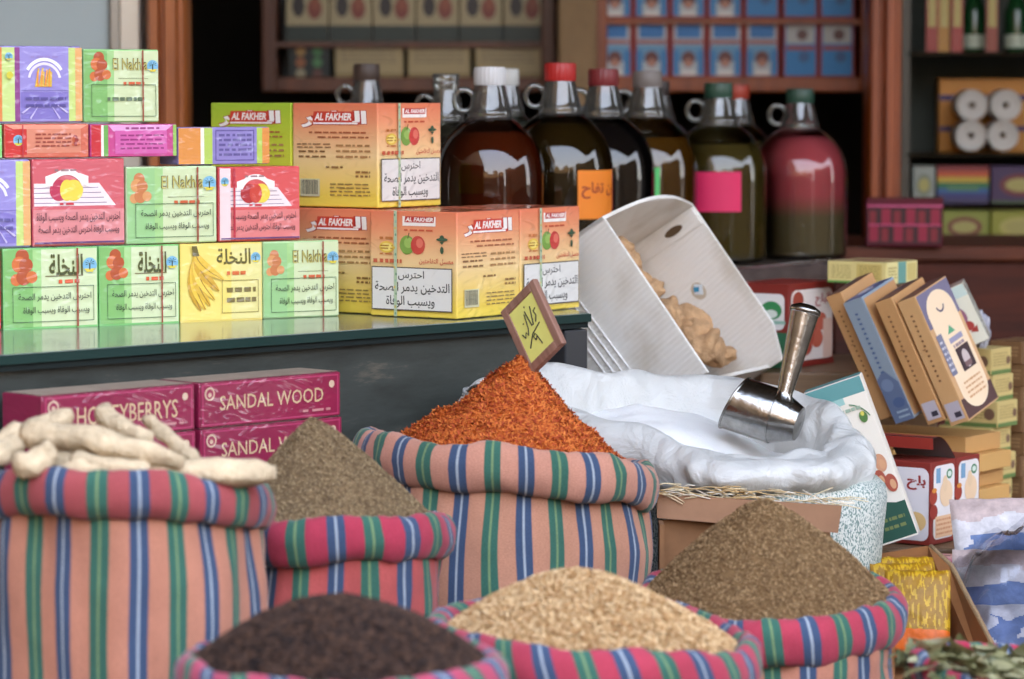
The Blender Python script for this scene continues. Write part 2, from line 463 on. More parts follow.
def backpack(name, label, group, px0, px1, y0, y1, Y, col, art, d=.06, cat='packet'):
    a = P(px0, y1, Y); b = P(px1, y0, Y); w = b.x - a.x; h = b.z - a.z
    r = carton(name, label, cat, (a.x, Y, a.z), 0, w, d, h, M(col, rough=.5), group, bevel=.002)
    p = Print(w, d, h, wrap=False); art(p); p.build(r)
    return r
ords = ['leftmost', 'second from left', 'third from left', 'fourth from left', 'fifth from left', 'rightmost', 'seventh from left']
# upper row: cream fruit packets with a dark green foot
def art_fruit(p):
    p.rect(.0, 0, 1, .3, (26, 44, 34)); p.ell(.3, .66, .15, .2, (38, 28, 24)); p.ell(.68, .62, .17, .2, (128, 52, 34)); p.ell(.7, .72, .1, .13, (150, 76, 50)); p.rect(.05, .9, .95, .96, (180, 165, 120))
for i in range(6):
    x0 = 286 + i * 43.5
    backpack('fruit_packet', 'cream packet with printed fruit on the back cabinet, %s of row' % ords[i], 'cream fruit packets in the back cabinet', x0, x0 + 42, -12, 41.5, YB + .03, (176, 160, 122), art_fruit)
def art_dark(p):
    for i, c in enumerate(((160, 120, 60), (60, 110, 60), (150, 90, 50), (70, 120, 70), (150, 140, 110), (90, 50, 40))): p.ell(.3 + .4 * (i % 2), .8 - .3 * (i // 2), .12, None, c)
backpack('spice_packet', 'dark packet with little coloured dots, low in the back cabinet', None, 288, 330, 44, 81, YB + .03, (22, 30, 24), art_dark)
def art_cream(p):
    p.lines(.1, .45, .9, .9, 4, (128, 112, 84), seed=2); p.rect(0, 0, 1, .2, (140, 120, 74))
for i, (a, b) in enumerate(((335, 403), (408, 470), (475, 541))):
    backpack('cream_box', 'cream oblong box low in the back cabinet, %s of three' % ('left', 'middle', 'right')[i], 'cream boxes low in the back cabinet', a, b, 41.8 + 1, 81, YB + .03, (172, 152, 108), art_cream, cat='box')
sh_r = wallcab('wall_cabinet', 'wooden wall cabinet of blue and red packets between pale pillar and wooden post', 592, 878, -150, 92, YB - .2, (19, -45), wood((112, 48, 10), (160, 76, 22), 5), M((40, 20, 14)))
def art_blue(k):
    def f(p):
        if k < 5:
            p.rect(.08, .04, .92, .97, (176, 186, 190)); p.rect(.16, .72, .84, .97, (28, 110, 176)); p.rect(.08, .3, .92, .6, (96, 150, 186)); p.rect(.0 + .1, .62, .9, .68, (150, 50, 46))
            p.rect(.06, .05, .24, .5, (40, 120, 178)); p.rect(.76, .05, .94, .5, (40, 120, 178)); p.ell(.5, .36, .2, None, (96, 40, 34)); p.ell(.5, .27, .12, None, (176, 120, 98)); p.rect(.3, .05, .7, .15, (214, 210, 204))
        else:
            p.rect(.06, .04, .94, .97, (30, 124, 186)); p.rect(.1, .62, .9, .95, (176, 176, 172)); p.ell(.55, .78, .16, None, (92, 56, 50)); p.ell(.6, .38, .16, None, (40, 88, 136)); p.rect(.1, .5, .9, .58, (150, 60, 56))
    return f
for r in range(2):
    for i in range(7):
        x0 = 597 + i * 36.8 + (1.5 if i > 4 else 0)
        backpack('edged_packet', '%s of the %s row of red edged blue packets' % (ords[i] if i < 5 else ('sixth from left' if i == 5 else 'rightmost'), 'lower' if r else 'upper'),
                 'red edged blue packets, %s row' % ('lower' if r else 'upper'), x0, x0 + 35.6, (22.5, -33)[1 - r], (78, 18.4)[1 - r], YB - .17, (160, 38, 22), art_blue((i if r else (i if i < 4 else 6))), cat='box')

# ------------------------------------------------------------------ glass display at right, behind the dark counter
Yd = 7.35
a = P(905, 245, Yd); b = P(1090, -120, Yd)
disp = thing('display_case', 'shop display case with glass shelves beside the wooden post', 'display case', (a.x, Yd, a.z))
w, h = b.x - a.x, b.z - a.z
mb = MB(); mb.box((0, .3, 0), (w, .32, h), M((60, 66, 58), rough=.7, var=.3, vs=5)); mb.build('back_board', disp)
mb = MB(); mb.box((-.01, .0, -a.z), (w, .32, 0), wdd); mb.build('base', disp)
mb = MB(); mb.box((-.015, 0, 0), (.008, .32, h), M((70, 64, 50), rough=.4)); mb.build('side_panel', disp)
for q in (52, 153, 205):
    z = P(905, q, Yd).z - a.z
    mb = MB(); mb.box((0, .0, z - .008), (w, .3, z), thinglass((170, 190, 180))); mb.build('glass_shelf', disp)
zz = lambda q: P(905, q, Yd).z
def sachets(px, n, cols, lab):
    r = thing('hanging_sachets', lab, 'sachets', P(px, 0, Yd + .03))
    mb = MB()
    for i in range(n):
        x = -.03 + i * .028
        mb.box((x, .01 * (i % 2), -.115), (x + .026, .012 + .01 * (i % 2), .13), M(cols[i % len(cols)], rough=.3))
        mb.box((x + .004, -.001 + .01 * (i % 2), -.06), (x + .022, .01 * (i % 2), .02), M((176, 160, 90), rough=.3))
    mb.build('sachet_strip', r)
sachets(940, 3, [(150, 44, 40), (170, 120, 40), (156, 50, 46)], 'strip of red and yellow sachets hanging beside the wooden post')
sachets(1000, 1, [(140, 60, 44), (170, 120, 40)], 'strip of brown red sachets hanging between the two green bottles')
for i, (px, lab) in enumerate(((972, 'dark green bottle with pale label, nearer the wooden post'), (1014, 'dark green bottle with pale label, cut by the photo edge'))):
    o = thing('green_bottle', lab, 'bottle', V((xl(px, Yd + .1), Yd + .1, zz(52))), group='green bottles on the glass shelf')
    mb = MB(); mb.lathe([(.001, 0), (.025, 0), (.026, .01), (.026, .09), (.018, .115), (.01, .13), (.01, .17), (.001, .17)], M((24, 64, 34), rough=.15), 20); mb.build('bottle_body', o, smooth=True)
    mb = MB(); mb.lathe([(.0268, .01), (.0268, .04)], M((180, 190, 170)), 20); mb.build('paper_label', o, smooth=True)
yb = carton('amber_box', 'amber yellow box standing behind the white rolls', 'box', V((xl(938, Yd + .16), Yd + .16, zz(153))), 0, .2, .05, .165, M((196, 128, 36), rough=.5), bevel=.002)
p = Print(.2, .05, .165, wrap=False); p.rect(0, .7, 1, .78, (60, 40, 90)); p.rect(0, .28, 1, .35, (60, 40, 90)); p.build(yb)
for i, (px, py, nm) in enumerate(((972, 105, 'upper left'), (1006, 105, 'upper right'), (971, 135.5, 'lower left'), (1003, 135.5, 'lower right'))):
    o = thing('paper_roll', 'white roll lying end-on in the display case, %s of four' % nm, 'roll', P(px, py, Yd + .02), group='white rolls in the display case')
    mb = MB(); mx = Matrix.Rotation(math.radians(90), 4, 'X')
    mb.lathe([(.008, -.002), (.03, .0), (.0345, .004), (.0345, -.08), (.001, -.08)], M((200, 196, 188), rough=.6), 24, mtx=mx)
    mb.lathe([(.0075, .001), (.0, -.012)], M((140, 130, 120)), 16, mtx=mx)
    mb.build('roll_body', o, smooth=True, auto=40)
def art_rain(p):
    for i, c in enumerate(((130, 30, 30), (190, 80, 30), (190, 160, 40), (40, 110, 60), (40, 90, 140), (50, 50, 110))): p.rect(.0, .86 - i * .145, 1, 1 - i * .145, c)
    p.rect(.2, .35, .8, .5, (70, 120, 80))
def art_oval(c):
    def f(p): p.ell(.5, .5, .36, .3, c); p.ell(.5, .5, .26, .18, (170, 160, 90)); p.rect(0, .02, 1, .08, (60, 90, 40))
    return f
for nm, lab, x0, x1, y0, y1, col, art in (
    ('rainbow_box', 'box striped in rainbow colours below the white rolls', 937, 989, 166, 204, (60, 50, 90), art_rain),
    ('purple_box', 'purple box with red oval beside the rainbow box', 991, 1050, 166, 204, (66, 40, 80), art_oval((110, 40, 44))),
    ('white_box', 'narrow pale box between wooden post and rainbow box', 913, 935, 166, 204, (150, 156, 146), art_oval((120, 130, 110))),
    ('oval_box', 'lime green box with red oval on the dark counter', 940, 989, 210, 244, (140, 146, 56), art_oval((120, 60, 40))),
    ('oval_box', 'plain lime green box with pale oval, cut by the photo edge', 991, 1050, 210, 244, (150, 150, 50), art_oval((180, 170, 90)))):
    r = backpack(nm, lab, None, x0, x1, y0, y1, Yd + .02, col, art, d=.12, cat='box')
    r.location.z += .0

# ------------------------------------------------------------------ counters
bz = P(850, 246, 6.75).z
ct = thing('wooden_counter', 'dark worn wooden counter below the display case at right', 'counter', (.98, 6.9, 0))
mb = MB(); mb.box((-.32, -.15, 0), (.75, .38, bz - .03), wood((48, 14, 4), (88, 34, 12), 5, axis=0, coat=0, rough=.75)); mb.build('counter_body', ct, bevel=.004)
mb = MB(); mb.box((-.33, -.17, bz - .03), (.76, .39, bz), wood((70, 28, 8), (112, 52, 20), 5, axis=0, coat=0, rough=.65)); mb.build('counter_top', ct, bevel=.005)

ld = V((.58, .815, 0)).normalized(); lp = V((.175, 5.756, 0))
L0 = lp - ld * .235; L1 = lp + ld * .80
poly = [(-.7, 5.57), (L0.x, L0.y), (L1.x, L1.y), (L1.x, 7.0), (-.7, 7.0)]
lg = thing('jug_counter', 'brown shop counter carrying the glass jugs', 'counter', (0, 6.2, 0))
off = V((0, 6.2, 0))
mb = MB(); mb.prism([V((x, y, LZ - .045)) - off for x, y in poly], (0, 0, .045), M((96, 84, 74), rough=.35, coat=.3, var=.2)); mb.build('counter_top', lg, bevel=.004)
cx = sum(p[0] for p in poly) / 5; cy = sum(p[1] for p in poly) / 5
mb = MB(); mb.prism([V((cx + (x - cx) * .95, cy + (y - cy) * .95, 0)) - off for x, y in poly], (0, 0, LZ - .045), wdd); mb.build('counter_body', lg)
mb = MB(); mb.tube([V((*L0.xy, LZ - .02)) - off, V((*L1.xy, LZ - .02)) - off], .026, M((88, 76, 72), rough=.25, coat=.4, var=.25), 14); mb.build('rounded_edge', lg, smooth=True, auto=50)

# ------------------------------------------------------------------ glass topped table
e0 = G(0, 355, TZ); e1 = G(590, 313, TZ); ed = (e1 - e0).normalized(); en = V((-ed.y, ed.x, 0))
tb = thing('display_table', 'low dark display table with green edged glass top under the tobacco cartons', 'table', (0, 5.1, 0)); off = V((0, 5.1, 0))
s0 = e0 - ed * .35
sfr = online(200, e0 - en * .097, e1 - en * .097)
DZ = P(200, 383, sfr.y).z - .1275
def tpoly(z, d0, d1, cut=True):
    q = [s0 + en * d0, e1 + en * d0]
    if d1 > .2: q += [e1 + en * .13 + V((.06, .03, 0)), V((-.06, 5.53, 0)), s0 + en * d1]
    else: q += [e1 + en * d1, s0 + en * d1]
    return [V((p.x, p.y, z)) - off for p in q]
glt = M((112, 124, 116), rough=.2, coat=.5, var=.2, vs=6)
mb = MB(); mb.prism(tpoly(TZ - .012, 0, .62), (0, 0, .012), glt); mb.build('glass_top', tb, bevel=.002)
mb = MB(); mb.prism(tpoly(TZ - .023, .004, .61), (0, 0, .0105), M((24, 34, 34), rough=.6, spec=.2)); mb.build('top_frame', tb)
mb = MB(); mb.prism([V((p.x, p.y, TZ - .0135)) - off for p in (s0 - en * .003, e1 - en * .003, e1 - en * .0002, s0 - en * .0002)], (0, 0, .0125), M((20, 46, 42), rough=.5, spec=.25)); mb.build('edge_strip', tb)
pn, pnt, pp = newmat('smoked_panel'); Lk = pnt.links
tc = N(pnt, 'ShaderNodeTexCoord'); mp = N(pnt, 'ShaderNodeMapping'); mp.inputs['Scale'].default_value = (3, 3, 14); Lk.new(tc.outputs['Object'], mp.inputs[0])
nz = N(pnt, 'ShaderNodeTexNoise', ins={'Scale': 2.0, 'Detail': 9.0, 'Roughness': .7}); Lk.new(mp.outputs[0], nz.inputs['Vector'])
cr = N(pnt, 'ShaderNodeValToRGB'); e = cr.color_ramp.elements; e[0].position, e[0].color, e[1].position, e[1].color = .35, lin((48, 51, 47)), .78, lin((116, 106, 90))
x = e.new(.58); x.color = lin((60, 64, 60)); Lk.new(nz.outputs['Fac'], cr.inputs[0]); Lk.new(cr.outputs[0], pp.inputs['Base Color']); pp.inputs['Roughness'].default_value = .5; pp.inputs['Specular IOR Level'].default_value = .3
mb = MB(); mb.prism([V((p.x, p.y, DZ)) - off for p in (s0 + en * .02, e1 + en * .02 - ed * .10, e1 + en * .03 - ed * .10, s0 + en * .03)], (0, 0, TZ - .023 - DZ), pn); mb.build('back_panel', tb)
qd = sfr + ed * .262 + en * .097; dk_ = [V((p.x, p.y, 0)) + off for p in tpoly(0, 0, .6)]
mb = MB(); mb.prism([V((p.x, p.y, .362)) - off for p in dk_], (0, 0, DZ - .3635), M((118, 112, 104), rough=.6, var=.2, vs=8)); mb.build('lower_deck', tb, bevel=.004)
mb = MB(); mb.prism([V((p.x, p.y, .362)) - off for p in (s0 - en * .108, V((qd.x, qd.y, 0)) - en * .108, qd - en * .0005, s0 - en * .0005)], (0, 0, DZ - .3635), M((118, 112, 104), rough=.6, var=.2, vs=8)); mb.build('front_ledge', tb, bevel=.004)
pk = M((44, 46, 50), rough=.35)
for k, (a_, b_) in enumerate(((0, .05), (.1, .2))):
    pass
mb = MB(); q = e1 - ed * .052; mb.prism([V((p.x, p.y, DZ + .001)) - off for p in (q + en * .004, e1 + en * .004, e1 + en * .06, q + en * .06)], (0, 0, TZ - .026 - DZ), pk); mb.build('leg', tb, bevel=.003)
q = e1 - ed * .11 + en * .17; mb = MB(); mb.prism([V((p.x, p.y, DZ + .001)) - off for p in (q, q + ed * .04, q + ed * .04 + en * .04, q + en * .04)], (0, 0, TZ - .026 - DZ), wd); mb.build('leg', tb, bevel=.003)

# platform the sacks stand on, and the stepped benches at right
sbm = wood((86, 66, 46), (128, 100, 70), 4, axis=0, coat=0)
def bench(name, label, lo, hi):
    o = sbox(name, lo, hi, sbm, bevel=.004, struc=False); tag(o, label, 'platform'); return o
bench('sack_platform', 'low wooden platform under the striped sacks', (-1.2, 3.15, 0), (1.35, 5.555, .36))
bench('lower_step', 'wooden step under the date boxes and flat tan boxes', (.46, 5.09, .361), (1.3, 5.86, .489))
bench('upper_step', 'taller wooden step under the red and white date box', (.42, 5.56, .49), (.72, 5.95, .724))
# ================================================================== tobacco cartons (left pile)
yawL = math.radians(36)
A1, B1 = G(0, 330, TZ), G(340, 316, TZ)
dirL = (B1 - A1).normalized(); yawL = math.atan2(dirL.y, dirL.x); nL = V((-dirL.y, dirL.x, 0))
GRN, PALE = (126, 180, 100), (204, 216, 168)
def palm(p, u, v, r):
    p.ell(u, v, r, None, (120, 178, 208)); p.poly([(u - r * .85, v - r * p.asp * .45), (u + r * .85, v - r * p.asp * .45), (u + r * .4, v - r * p.asp * .92), (u - r * .4, v - r * p.asp * .92)], (214, 196, 60))
    p.rect(u - r * .1, v - r * p.asp * .6, u + r * .1, v + r * p.asp * .3, (46, 60, 40))
    for a in (20, 60, 120, 160, 200, 340):
        c, s_ = math.cos(math.radians(a)), math.sin(math.radians(a))
        p.poly([(u, v + r * .25 * p.asp), (u + r * .6 * c - r * .1 * s_, v + (r * .25 + r * .5 * s_ + r * .1 * c) * p.asp), (u + r * .68 * c, v + (r * .25 + r * .5 * s_) * p.asp)], (36, 84, 60))
def dates(p, u, v, r, c1=(206, 108, 52), c2=(176, 78, 38)):
    for i, (a, b, q) in enumerate(((0, .7, .55), (-.25, .2, .6), (.3, .15, .55), (-.5, -.75, .45), (.1, -.6, .6), (.75, -.6, .45))):
        p.ell(u + a * r, v + b * r * p.asp * 1.2, r * q, None, c1 if i % 2 else c2)
WARN = 'احترس التدخين يدمر الصحة'
WARN2 = 'ويسبب الوفاة'
def art_nakhla(kind, latin=False, band=True):
    def f(p):
        p.rect(.01, .02, .99, .98, PALE); p.rect(.01, .02, .40, .98, (160, 202, 128)); p.rect(.01, .02, .31, .98, GRN if kind == 'dates' else (150, 196, 130))
        if kind == 'dates': dates(p, .2, .76, .13)
        else: dates(p, .14, .72, .11, (214, 150, 92), (196, 120, 70))
        if latin:
            p.text('El Nakhla', .38, .72, .84, .88, (96, 84, 40), .02); p.text('El Nakhla', .385, .71, .845, .87, (190, 180, 96), .0)
            p.rect(.45, .6, .85, .605, (100, 100, 60)); p.lines(.52, .5, .8, .56, 1, (206, 92, 50), .8)
        else:
            p.text('النخلة', .48, .64, .84, .92, (116, 116, 54), .03); p.text('النخلة', .485, .65, .835, .915, (66, 72, 32), .0); p.rect(.44, .64, .84, .652, (120, 110, 60))
            p.lines(.58, .55, .8, .6, 1, (214, 84, 40), .9)
        palm(p, .91, .77, .075)
        p.frame(.09, .08, .95, .52, .008, (66, 100, 62))
        if not latin or kind == 'fruit':
            p.text(WARN, .15, .335, .92, .44, (54, 66, 46), .006); p.text(WARN2 + ' ' + WARN2, .2, .17, .9, .27, (54, 66, 46), .006)
        else: p.lines(.3, .28, .8, .36, 1, (90, 110, 80), .6)
        if band: p.begin('tear_strip'); p.rect(.765, .01, .785, .99, (150, 70, 44)); p.end()
    return f
def art_banana(p):
    p.rect(.01, .02, .99, .98, (236, 214, 112)); p.rect(.62, .02, .99, .98, (226, 216, 140))
    p.text('النخلة', .44, .72, .86, .93, (150, 128, 40), .03); p.text('النخلة', .445, .73, .855, .925, (84, 80, 34), .0)
    palm(p, .92, .8, .06); p.frame(.5, .1, .95, .52, .008, (150, 130, 60)); p.lines(.56, .2, .92, .46, 2, (120, 104, 50), .45, 3); p.lines(.56, .58, .82, .64, 1, (206, 100, 46), .8)
    for i in range(6):  # hand of bananas hanging from one stalk
        pts = []; n = 10
        for k in range(n + 1):
            t = k / n; x = .15 - .06 * math.sin(math.pi * t) * (1.1 - .12 * i) + (.06 + .055 * i) * t ** 1.2 + .03; y = .86 - (.72 - .028 * i * i * .55) * t ** .9
            wd_ = .07 * math.sin(math.pi * min(1, .12 + t * .86)) ** .7; pts.append((x, y, wd_))
        up = [(x - w_ * .8, y - w_ * .4) for x, y, w_ in pts]; dn = [(x + w_ * .8, y + w_ * .6) for x, y, w_ in pts]
        q = up + dn[::-1]; m_ = len(pts)
        p.put(q, [(k, k + 1, 2 * m_ - 2 - k, 2 * m_ - 1 - k) for k in range(m_ - 1)], ((196, 152, 40), (232, 192, 66), (214, 172, 52), (238, 200, 78), (206, 160, 46), (226, 186, 64))[i])
        p.put([(x - .006, y) for x, y, w_ in pts] + [(x + .006, y) for x, y, w_ in pts][::-1], [(k, k + 1, 2 * m_ - 2 - k, 2 * m_ - 1 - k) for k in range(m_ - 1)], (150, 110, 30))
    p.poly([(.13, .97), (.19, .97), (.22, .84), (.14, .84)], (104, 92, 40))
def art_apples(kind):
    base = {'wide': (206, 92, 100), 'small': (212, 80, 80)}[kind]
    def f(p):
        p.rect(.01, .02, .99, .98, base); p.rect(.01, .02, .99, .42, (216, 134, 134) if kind == 'wide' else (218, 122, 118))
        u0, u1 = (.02, .98)
        p.poly([(u0, .46), (.9, .46), (.72, .72), (u0, .72)], (236, 218, 216))
        for k in range(4): p.rect(u0, .49 + k * .058, .8 - k * .03, .5 + k * .058, (150, 130, 150))
        cu = .34 if kind == 'wide' else .42
        p.ell(cu - .05, .64, .105, None, (172, 36, 40) if kind == 'small' else (186, 48, 80)); p.ell(cu + .1, .64, .105, None, (232, 206, 70)); p.ell(cu + .03, .64, .075, .105 * p.asp, (232, 206, 70) if kind == 'wide' else (200, 60, 44))
        p.arc(cu + .03, .62, .17, .225, 20, 160, (244, 232, 226)); p.lines(cu - .1, .85, cu + .16, .89, 1, (150, 110, 110), .6)
        p.poly([(cu - .2, .68), (cu - .12, .72), (cu - .1, .84), (cu - .2, .8)], (244, 232, 226)); p.poly([(cu + .26, .68), (cu + .18, .72), (cu + .16, .84), (cu + .26, .8)], (244, 232, 226))
        p.lines(cu - .05, .47, cu + .12, .5, 1, (200, 50, 60), .9)
        p.text(WARN + ' ' + WARN2, .04, .27, .94, .39, (90, 40, 50), .006); p.text(WARN2 + ' ' + WARN, .06, .13, .93, .24, (90, 40, 50), .006)
        if kind == 'small':
            p.rect(.01, .02, .14, .98, (236, 206, 204)); palm(p, .07, .8, .05); p.begin('tear_strip'); p.rect(.17, .02, .195, .98, (186, 40, 60)); p.end()
        p.rect(.02, .03, .98, .05, (100, 60, 110))
    return f
def art_purple(side):
    def f(p):
        if side == 'end':
            for u0, u1, c in ((0, .24, (218, 140, 62)), (.24, .28, (240, 236, 210)), (.28, .37, (176, 200, 84)), (.37, .86, (140, 126, 186)), (.86, .92, (176, 200, 84)), (.92, 1, (218, 140, 62))): p.rect(u0, .02, u1, .98, c)
            p.frame(.4, .1, .83, .92, .03, (90, 76, 140)); p.lines(.44, .2, .8, .85, 5, (92, 80, 140), .5, 4)
        else:
            for u0, u1, c in ((0, .05, (218, 130, 62)), (.05, .2, (196, 214, 130)), (.2, .26, (138, 60, 130)), (.26, .84, (150, 138, 200)), (.84, .92, (196, 214, 120)), (.92, 1, (226, 168, 104))): p.rect(u0, .02, u1, .98, c)
            p.rect(.27, .05, .83, .4, (126, 112, 184)); cu, cv = .55, .6
            p.arc(cu, .55, .17, .2, 10, 170, (228, 220, 240)); p.arc(cu, .55, .215, .25, 30, 150, (238, 234, 244)); p.lines(cu - .16, .84, cu + .16, .88, 1, (150, 130, 190), .6)
            for i in range(9):
                a = random.Random(i).uniform(-.08, .08); p.poly([(cu - .115 + i * .022, .47), (cu - .093 + i * .022, .47), (cu - .075 + i * .022 + a * .3, .68 + a * .4), (cu - .095 + i * .022 + a * .3, .69 + a * .4)], (232, 150, 46) if i % 2 else (214, 176, 70))
            for a in (-60, -40, 220, 240):
                c, s_ = math.cos(math.radians(a)), math.sin(math.radians(a)); p.poly([(cu + .12 * c, .34 + .1 * s_), (cu + .34 * c, .34 + .34 * s_), (cu + .37 * c, .34 + .32 * s_)], (196, 184, 226))
            p.rect(.27, .42, .83, .425, (90, 80, 150)); p.lines(.32, .18, .8, .36, 2, (84, 74, 140), .4, 8); palm(p, .125, .86, .045); p.ell(.13, .62, .04, None, (210, 200, 60))
    return f
def art_redthin(p):
    p.rect(.01, .03, .99, .97, (206, 104, 78)); p.rect(.01, .03, .1, .97, (206, 46, 40)); p.rect(.02, .1, .26, .9, (200, 40, 36)); p.rect(.26, .15, .9, .88, (214, 132, 104)); p.poly([(.01, .97), (.99, .97), (.9, .85), (.1, .85)], (232, 150, 124))
    palm(p, .16, .52, .06); p.lines(.36, .3, .78, .75, 4, (150, 60, 44), .4, 5); dates(p, .83, .5, .045, (196, 90, 50), (150, 40, 36)); p.rect(.2, .03, .215, .97, (186, 50, 60))
def art_magenta(p):
    p.rect(.01, .03, .99, .97, (196, 66, 132)); p.rect(.01, .03, .12, .97, (196, 34, 44)); p.rect(.12, .03, .15, .97, (240, 230, 220)); p.rect(.15, .03, .2, .97, (110, 170, 80)); p.rect(.95, .03, .99, .97, (150, 190, 90))
    p.poly([(.2, .97), (.95, .97), (.86, .78), (.26, .78)], (226, 160, 206)); p.rect(.28, .1, .88, .8, (206, 92, 160)); p.lines(.34, .2, .84, .72, 4, (146, 40, 110), .4, 6); p.lines(.4, .82, .8, .92, 1, (150, 60, 120), .6)
def art_red(p): p.rect(.01, .02, .99, .98, (196, 52, 48))
GP = 'shrink wrapped tobacco cartons in the left pile'
def trow(px0, px1, A, B, H, D, name, label, col, art, back=0.0, faces=None, seed=0):
    a, b = online(px0, A, B), online(px1, A, B); W = (b - a).length - .0015
    r = carton(name, label, 'carton', a + nL * back, yawL, W, D, H, M(col, rough=.45, wrap=True), GP, bevel=.0025)
    p = Print(W, D, H); art(p); p.build(r)
    # clear film folded round the carton, with a crimped seam
    return r
z1 = TZ + .0015
H1, D1 = .118, .066
trow(-80, 2.5, A1, B1, H1, D1, 'tobacco_carton', 'red carton at the photo edge in the bottom row', (196, 52, 48), art_red)
trow(3.5, 99, A1, B1, H1, D1, 'tobacco_carton', 'green carton with orange dates, left one of the bottom row pair', (126, 196, 112), art_nakhla('dates'))
trow(99.5, 180, A1, B1, H1, D1, 'tobacco_carton', 'green carton with orange dates, beside the banana carton', (126, 196, 112), art_nakhla('dates'))
trow(180.5, 263, A1, B1, H1, D1, 'tobacco_carton', 'yellow tobacco carton printed with a bunch of bananas', (232, 208, 104), art_banana)
trow(263.5, 340, A1, B1, H1, D1, 'tobacco_carton', 'pale green carton ending the bottom row beside the orange cartons', (176, 210, 150), art_nakhla('fruit', True))
up = V((0, 0, .0015))
A2, B2 = A1 + V((0, 0, H1)) + up + nL * .004, B1 + V((0, 0, H1)) + up + nL * .004
H2 = .113
trow(-60, 31.5, A2, B2, .128, D1, 'tobacco_carton', 'purple carton with green and orange stripes, second row, at photo edge', (150, 138, 200), art_purple('main'))
trow(32.5, 126, A2, B2, .128, D1, 'tobacco_carton', 'large red carton with red and yellow fruit under a white banner, second row left', (200, 70, 80), art_apples('wide'))
trow(126.5, 218, A2, B2, .115, D1, 'tobacco_carton', 'pale green carton between the two red fruit cartons', (190, 216, 166), art_nakhla('fruit', True))
trow(218.5, 301, A2, B2, H2, D1, 'tobacco_carton', 'red carton with red and yellow apples at right end of the second row', (214, 66, 72), art_apples('small'))
A3, B3 = A2 + V((0, 0, .128)) + up + nL * .006, B2 + V((0, 0, .128)) + up + nL * .006
A3b, B3b = A2 + V((0, 0, .115)) + up + nL * .006, B2 + V((0, 0, .115)) + up + nL * .006
trow(-60, 3.5, A3, B3, .05, D1, 'tobacco_carton', 'flat green carton sliver at photo edge, third row', (130, 196, 110), lambda p: p.rect(.01, .03, .99, .97, (130, 196, 110)))
trow(4.5, 90, A3, B3, .05, D1, 'tobacco_carton', 'flat red carton with small palm badge, third row', (206, 90, 70), art_redthin)
trow(90.5, 178, A3, B3, .049, D1, 'tobacco_carton', 'flat magenta carton in the third row', (196, 66, 132), art_magenta)
trow(178.5, 270, A3b, B3b, .0565, D1, 'tobacco_carton', 'flat carton with purple label between orange and green stripes, third row', (150, 138, 200), art_purple('end'))
A4, B4 = A3 + V((0, 0, .05)) + up + nL * .003, B3 + V((0, 0, .05)) + up + nL * .003
trow(-2, 83, A4, B4, .112, D1, 'tobacco_carton', 'purple carton with orange fruit burst, top of the left pile', (150, 138, 200), art_purple('main'))
trow(84, 160, A4, B4, .108, D1, 'tobacco_carton', 'green carton with pink orange fruit, topmost right on the left pile', (150, 206, 130), art_nakhla('dates', True))

# ------------------------------------------------------------------ orange apple tobacco cartons
yA = math.radians(-35); SA = .1655; HA = .1625
GR_O = gradmat([(0, (236, 208, 78)), (.12, (236, 204, 84)), (.5, (238, 204, 146)), (.82, (232, 150, 106)), (1, (226, 122, 86))])
GR_G = gradmat([(0, (226, 214, 60)), (.5, (206, 212, 62)), (1, (160, 192, 50))])
RED = (186, 42, 34); WHT = (244, 238, 230)
def logo(p, u0, v0, u1, v1, big):
    # white underline sweep, red block with latin letters, Arabic name round it
    w, h = u1 - u0, v1 - v0
    if big:
        p.text('الفاخر', u0, v0, u1, v1 + h * .06, (176, 40, 34), .10); p.text('الفاخر', u0 + .006, v0 + h * .03, u1 - .006, v1 + h * .04, WHT, .05)
        p.rect(u0 + w * .17, v0 + h * .2, u1 - w * .12, v0 + h * .36, RED); p.rect(u0 + w * .19, v0 + h * .23, u1 - w * .14, v0 + h * .34, WHT)
    else: p.rect(u0, v0, u1, v1, WHT)
    a, b = (.18, .78) if big else (.06, .94)
    p.poly([(u0 + w * a, v0 + h * .36), (u0 + w * b, v0 + h * .36), (u0 + w * (b + .02), v0 + h * 1.0), (u0 + w * (a + .02), v0 + h * 1.0)], RED if not big else (206, 62, 40))
    p.text('AL FAKHER', u0 + w * (a + .03), v0 + h * .46, u0 + w * (b - .01), v0 + h * .9, WHT, .035, .2)
def art_text(p):
    logo(p, .1, .76, .88, .92, True)
    p.lines(.2, .7, .9, .735, 1, (170, 92, 56), .45); p.lines(.3, .655, .9, .69, 1, (170, 100, 62), .45, 1)
    p.lines(.06, .56, .46, .62, 2, (150, 112, 76), .38, 2); p.lines(.52, .46, .92, .62, 3, (176, 130, 80), .36, 3); p.lines(.08, .46, .4, .56, 2, (140, 100, 60), .35, 4)
    p.lines(.4, .37, .6, .4, 1, (150, 110, 60), .6); p.lines(.75, .28, .92, .36, 2, (150, 110, 60), .5, 5); p.lines(.45, .1, .92, .24, 4, (150, 124, 70), .34, 6)
    p.rect(.1, .1, .33, .27, (206, 200, 160)); r = random.Random(3); u = .115
    while u < .31: w = r.uniform(.003, .009); p.rect(u, .12, u + w, .26, (60, 56, 50)); p.k -= 1; u += w + r.uniform(.004, .008)
    p.k += 2
